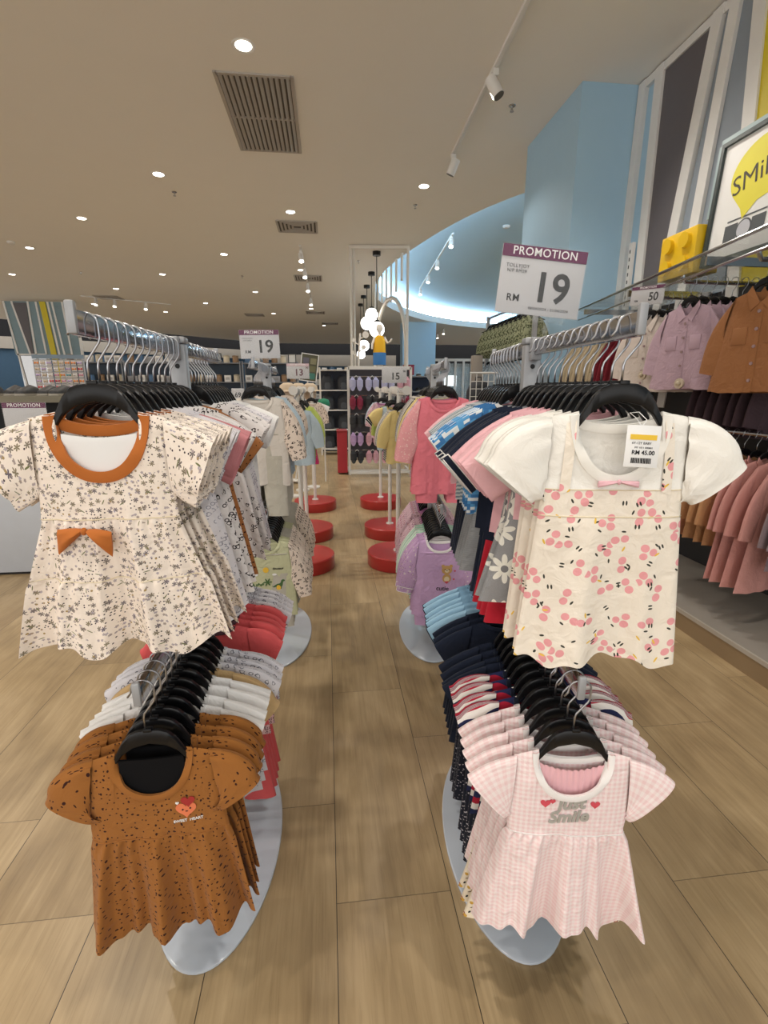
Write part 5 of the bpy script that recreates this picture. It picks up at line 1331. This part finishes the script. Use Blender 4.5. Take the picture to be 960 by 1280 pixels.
# ------------------------------------------------------------------ left side: gondola with shoes, hair-clip stand, far partition
M_gond = plain('gondola_white', (.45, .48, .53), .45); M_olive = plain('shelf_olive', (.17, .155, .11), .6)
r = thing('shoe_gondola', 'white shelving counter with an olive top shelf at the left edge', 'counter', (-2.75, 3.95, 0))
link('cabinet', MB().box((0, 0, .37), (2.3, .5, .70), bev=.006).mesh('cabinet', M_gond), r)
link('plinth', MB().box((0, 0, .012), (2.26, .46, .024)).mesh('plinth', M_ink), r)
link('top_shelf', MB().box((0, 0, 1.275), (2.3, .5, .045)).mesh('top_shelf', M_olive), r)
for x in (-1.12, 0, 1.12): link('upright', MB().box((x, .2, .99), (.04, .05, .54)).mesh('upright', M_greypole), r)
link('back_panel', MB().box((0, .235, .99), (2.26, .02, .54)).mesh('back_panel', plain('gondola_back', (.02, .02, .022), .7)), r)
FLD = Kind('folded_trousers', 'folded trousers')
mb = MB().box((0, 0, .016), (.26, .36, .03), bev=.012); FLD.part('fold', mb.mesh('fold', plain('folded_dark', (.045, .042, .042), .85)))
FLD.part('hem', MB().box((0, -.178, .016), (.25, .012, .012), bev=.004).mesh('hem', plain('folded_edge', (.22, .21, .20), .8)))
for j in range(4):
    for i in range(9): FLD.put('dark folded trousers, %s up in the %s pile under the shoes' % (ORD[i + 1], ('first', 'second', 'third', 'fourth')[j]), (-1.78 - .3 * j, 3.90, .722 + .034 * i), R(rnd.uniform(-3, 3)), 'folded dark trousers')
SH = Kind('shoe', 'shoe'); sm = plain('shoe_black', (.03, .03, .032), .5)
prof = [(-.12, .028, .035), (-.10, .036, .05), (-.04, .036, .062), (.02, .038, .05), (.07, .042, .038), (.11, .034, .03), (.125, .012, .02)]
V, F = [], []
for x, wd, hh in prof:
    for j in range(10):
        t = PI * j / 9; V.append((x, wd * math.cos(t), .012 + hh * math.sin(t) ** .8))
for i in range(len(prof) - 1):
    for j in range(9): F.append((i * 10 + j, i * 10 + j + 1, i * 10 + j + 11, i * 10 + j + 10))
F += [tuple(range(10)), tuple(range(60, 70))]
SH.part('upper', MB().add(V, F).mesh('upper', sm, 60)); SH.part('sole', MB().prismz([(x, w_) for x, w_, h in prof] + [(x, -w_) for x, w_, h in prof[::-1]], 0, .014).mesh('sole', plain('shoe_sole', (.35, .32, .27), .6)))
for i in range(16):
    SH.put('dark shoe, %s from the right along the olive shelf' % ORD[i + 1], (-1.66 - .115 * i, 3.85 + .05 * (i % 2), 1.299), R(-80 + rnd.uniform(-14, 14)), 'shoes on the olive shelf')
r = thing('hair_clip_stand', 'wire stand of coloured hair clips behind the shoe shelf', 'display stand', (-3.42, 7.0, 0))
mb = MB()
for x in (-.3, .3): mb.tube([(x, 0, 0), (x, 0, 1.70)], .012, 8).box((x, 0, .02), (.04, .5, .04))
for j in range(6): mb.tube([(-.3, 0, 1.70 - .075 * j), (.3, 0, 1.70 - .075 * j)], .006, 6)
link('frame', mb.mesh('frame', M_greypole), r)
link('header', MB().box((0, 0, 1.74), (.62, .02, .05)).mesh('header', plain('header_blue', (.16, .22, .28), .5)), r)
q = random.Random(11)
cls = [('pink', (.60, .25, .36)), ('white', (.7, .68, .66)), ('teal', (.08, .30, .32)), ('orange', (.70, .25, .06)), ('lilac', (.45, .34, .58)), ('red', (.5, .04, .06)), ('beige', (.55, .44, .32))]
CK = {}
for nm, c_ in cls:
    K = Kind('hair_clip_card', 'hair clip card'); K.part('card', MB().box((0, 0, -.03), (.06, .003, .062)).mesh('card', plain('clipcard', (.55, .52, .50), .6)))
    K.part('bow', bow(plain('clip_' + nm, c_, .6), .022, .030, .006, .006, .1)); CK[nm] = K
    K.parts[1][1].transform(Matrix.Translation((0, -.008, -.03)))
for j in range(5):
    for i in range(8):
        nm = q.choice(cls)[0]
        CK[nm].put('%s hair clip card, %s row, %s from the left on the stand' % (nm, ORD[j + 1], ORD[i + 1]), (-3.42 - .26 + .074 * i, 6.985, 1.695 - .075 * j), 0, 'hair clip cards')
r = thing('display_partition', 'far partition of slanted blue, dark and yellow panels with a mirror', 'partition', (-9.05, 16.0, 0), 0)
PW, PT = 1.95, 3.74
def pp(name, a0, a1, b0, b1, z0, z1, mat, th=.05, yo=0):
    m_ = MB().prism([(b0 * PW, z0), (b1 * PW, z0), (a1 * PW, z1), (a0 * PW, z1)], -th / 2 + yo, th / 2 + yo); link(name, m_.mesh(name, mat, 0), r)
M_pale = plain('partition_blue', (.20, .29, .33), .6)
pp('panel', .02, .98, .05, .98, 2.3, PT, M_pale, .04)
pp('panel', .13, .32, .25, .31, 2.32, PT - .04, M_dkpanel, .05, -.01)
pp('panel', .50, .58, .58, .66, 1.5, PT, M_yellow, .06, -.012)
for a, b in ((0, .14), (.11, .25), (.33, .33), (.44, .50), (.60, .70), (.66, .78), (.80, .86), (.97, .98)): pp('post', a, a + .025, b, b + .025, 1.2 if a not in (.11,) else 2.3, PT, M_white, .08)
pp('cross_bar', .07, .5, .07, .5, 2.27, 2.32, M_white, .08)
pp('mirror', .08, .48, .12, .5, .5, 2.26, plain('mirror_dark', (.30, .30, .30), .05, 1), .03)
pp('panel', .70, .98, .78, .98, .9, 2.3, plain('partition_mint', (.35, .46, .45), .5), .05)

# far shelves with household goods
GD = []
for nm, dims, c_ in (('white box', (.16, .10, .16), (.62, .60, .57)), ('black picture', (.18, .03, .22), (.03, .03, .03)), ('cream canister', None, (.55, .48, .36)), ('grey carton', (.22, .14, .14), (.25, .25, .26)), ('brown basket', None, (.25, .15, .08)), ('blue tin', None, (.07, .14, .25))):
    K = Kind(nm.replace(' ', '_'), nm.split()[1]); m = plain('goods_' + nm.replace(' ', '_'), c_, .6)
    if dims and 'picture' in nm:
        w2, _, h2 = dims; K.part('frame', MB().box((-w2 / 2, 0, h2 / 2), (.02, .03, h2)).box((w2 / 2, 0, h2 / 2), (.02, .03, h2)).box((0, 0, .01), (w2, .03, .02)).box((0, 0, h2), (w2 + .02, .03, .02)).mesh('frame', m)); K.part('picture', MB().box((0, .005, h2 / 2), (w2 - .02, .008, h2 - .02)).mesh('picture', plain('frame_picture', (.62, .60, .56), .5)))
    elif dims: K.part('carton', MB().box((0, 0, dims[2] / 2), dims, bev=.004).mesh('carton', m)); K.part('print', MB().box((0, -dims[1] / 2 - .001, dims[2] * .5), (dims[0] * .6, .002, dims[2] * .4)).mesh('print', plain('goods_print_' + nm.split()[0], tuple(min(.7, x * .4 + .1) for x in c_), .6)))
    else: K.part('body', MB().lathe([(0, 0), (.07, 0), (.075, .02), (.072, .15), (0, .15)], n=18).mesh('body', m, 40)); K.part('lid', MB().lathe([(0, .15), (.077, .15), (.077, .17), (.02, .185), (0, .185)], n=18).mesh('lid', plain('goods_lid_' + nm.split()[0], tuple(x * .7 for x in c_), .6), 40))
    GD.append((nm, K))
M_shelfgrey = plain('far_shelf_grey', (.16, .17, .19), .5); M_shelfback = plain('far_shelf_back', (.05, .07, .10), .7)
units = [(-5.6, 13.2, 'leftmost'), (-4.2, 13.2, 'second'), (-2.8, 13.2, 'third'), (-1.4, 13.2, 'fourth')]
for ux, uy, un_ in units:
    zs = shelving('grey household shelving far behind the floral rack, %s of four' % un_, (ux, uy, 0), 1.34, .4, 2.0, 5, M_shelfgrey, 0, M_shelfback)
    for j, z in enumerate(zs[2:]):
        for i in range(6):
            nm, K = q.choice(GD)
            K.put('%s, %s on the %s shelf of the %s far household shelving' % (nm, ORD[i + 1], ('middle', 'fourth', 'top')[j], un_), (ux - .55 + .22 * i, uy - .05, z + .011), R(q.uniform(-15, 15)), 'goods on far household shelving')
units = [(.2, 17.5, 'left'), (1.7, 17.5, 'right')]
for ux, uy, un_ in units:
    zs = shelving('grey shelving beyond the slipper stand, %s one' % un_, (ux, uy, 0), 1.34, .4, 1.9, 5, M_shelfgrey, 0, M_shelfback)
    for j, z in enumerate(zs[2:]):
        for i in range(5):
            nm, K = q.choice(GD)
            K.put('%s, %s on the %s shelf of the %s shelving beyond the slippers' % (nm, ORD[i + 1], ('middle', 'fourth', 'top')[j], un_), (ux - .5 + .25 * i, uy - .05, z + .011), R(q.uniform(-15, 15)), 'goods beyond the slippers')
# shelf of dark patterned shoes right of the slipper stand
zs = shelving('navy shelving with dark shoes right of the slipper stand', (1.85, 10.1, 0), .9, .4, 1.62, 6, M_shelfgrey, 0, plain('shelf_navy', (.02, .03, .06), .7))
for j, z in enumerate(zs[2:]):
    for i in range(5): SH.put('dark shoe, %s on the %s shelf by the slipper stand' % (ORD[i + 1], ('third', 'fourth', 'fifth', 'top')[j]), (1.5 + .17 * i, 10.02, z + .011), R(-90), 'shoes on the navy shelving')
# far boutique with lit white uprights on the right
r = thing('shop_front', 'far lit shop front of white uprights beyond the wire grid panel', 'shop front', (6.2, 24.0, 0))
link('glass', MB().box((0, .1, 1.3), (3.4, .03, 2.4)).mesh('glass', M_glass), r)
for i in range(9): link('upright', MB().box((-1.6 + .4 * i, 0, 1.3), (.09, .09, 2.6)).mesh('upright', M_white), r)
link('lintel', MB().box((0, 0, 2.66), (3.5, .16, .12)).mesh('lintel', M_white), r)
link('light_panel', MB().box((-.2, .3, 1.7), (.7, .04, .5)).mesh('light_panel', emit('sign_glow', (.9, .95, 1), 2.2)), r)
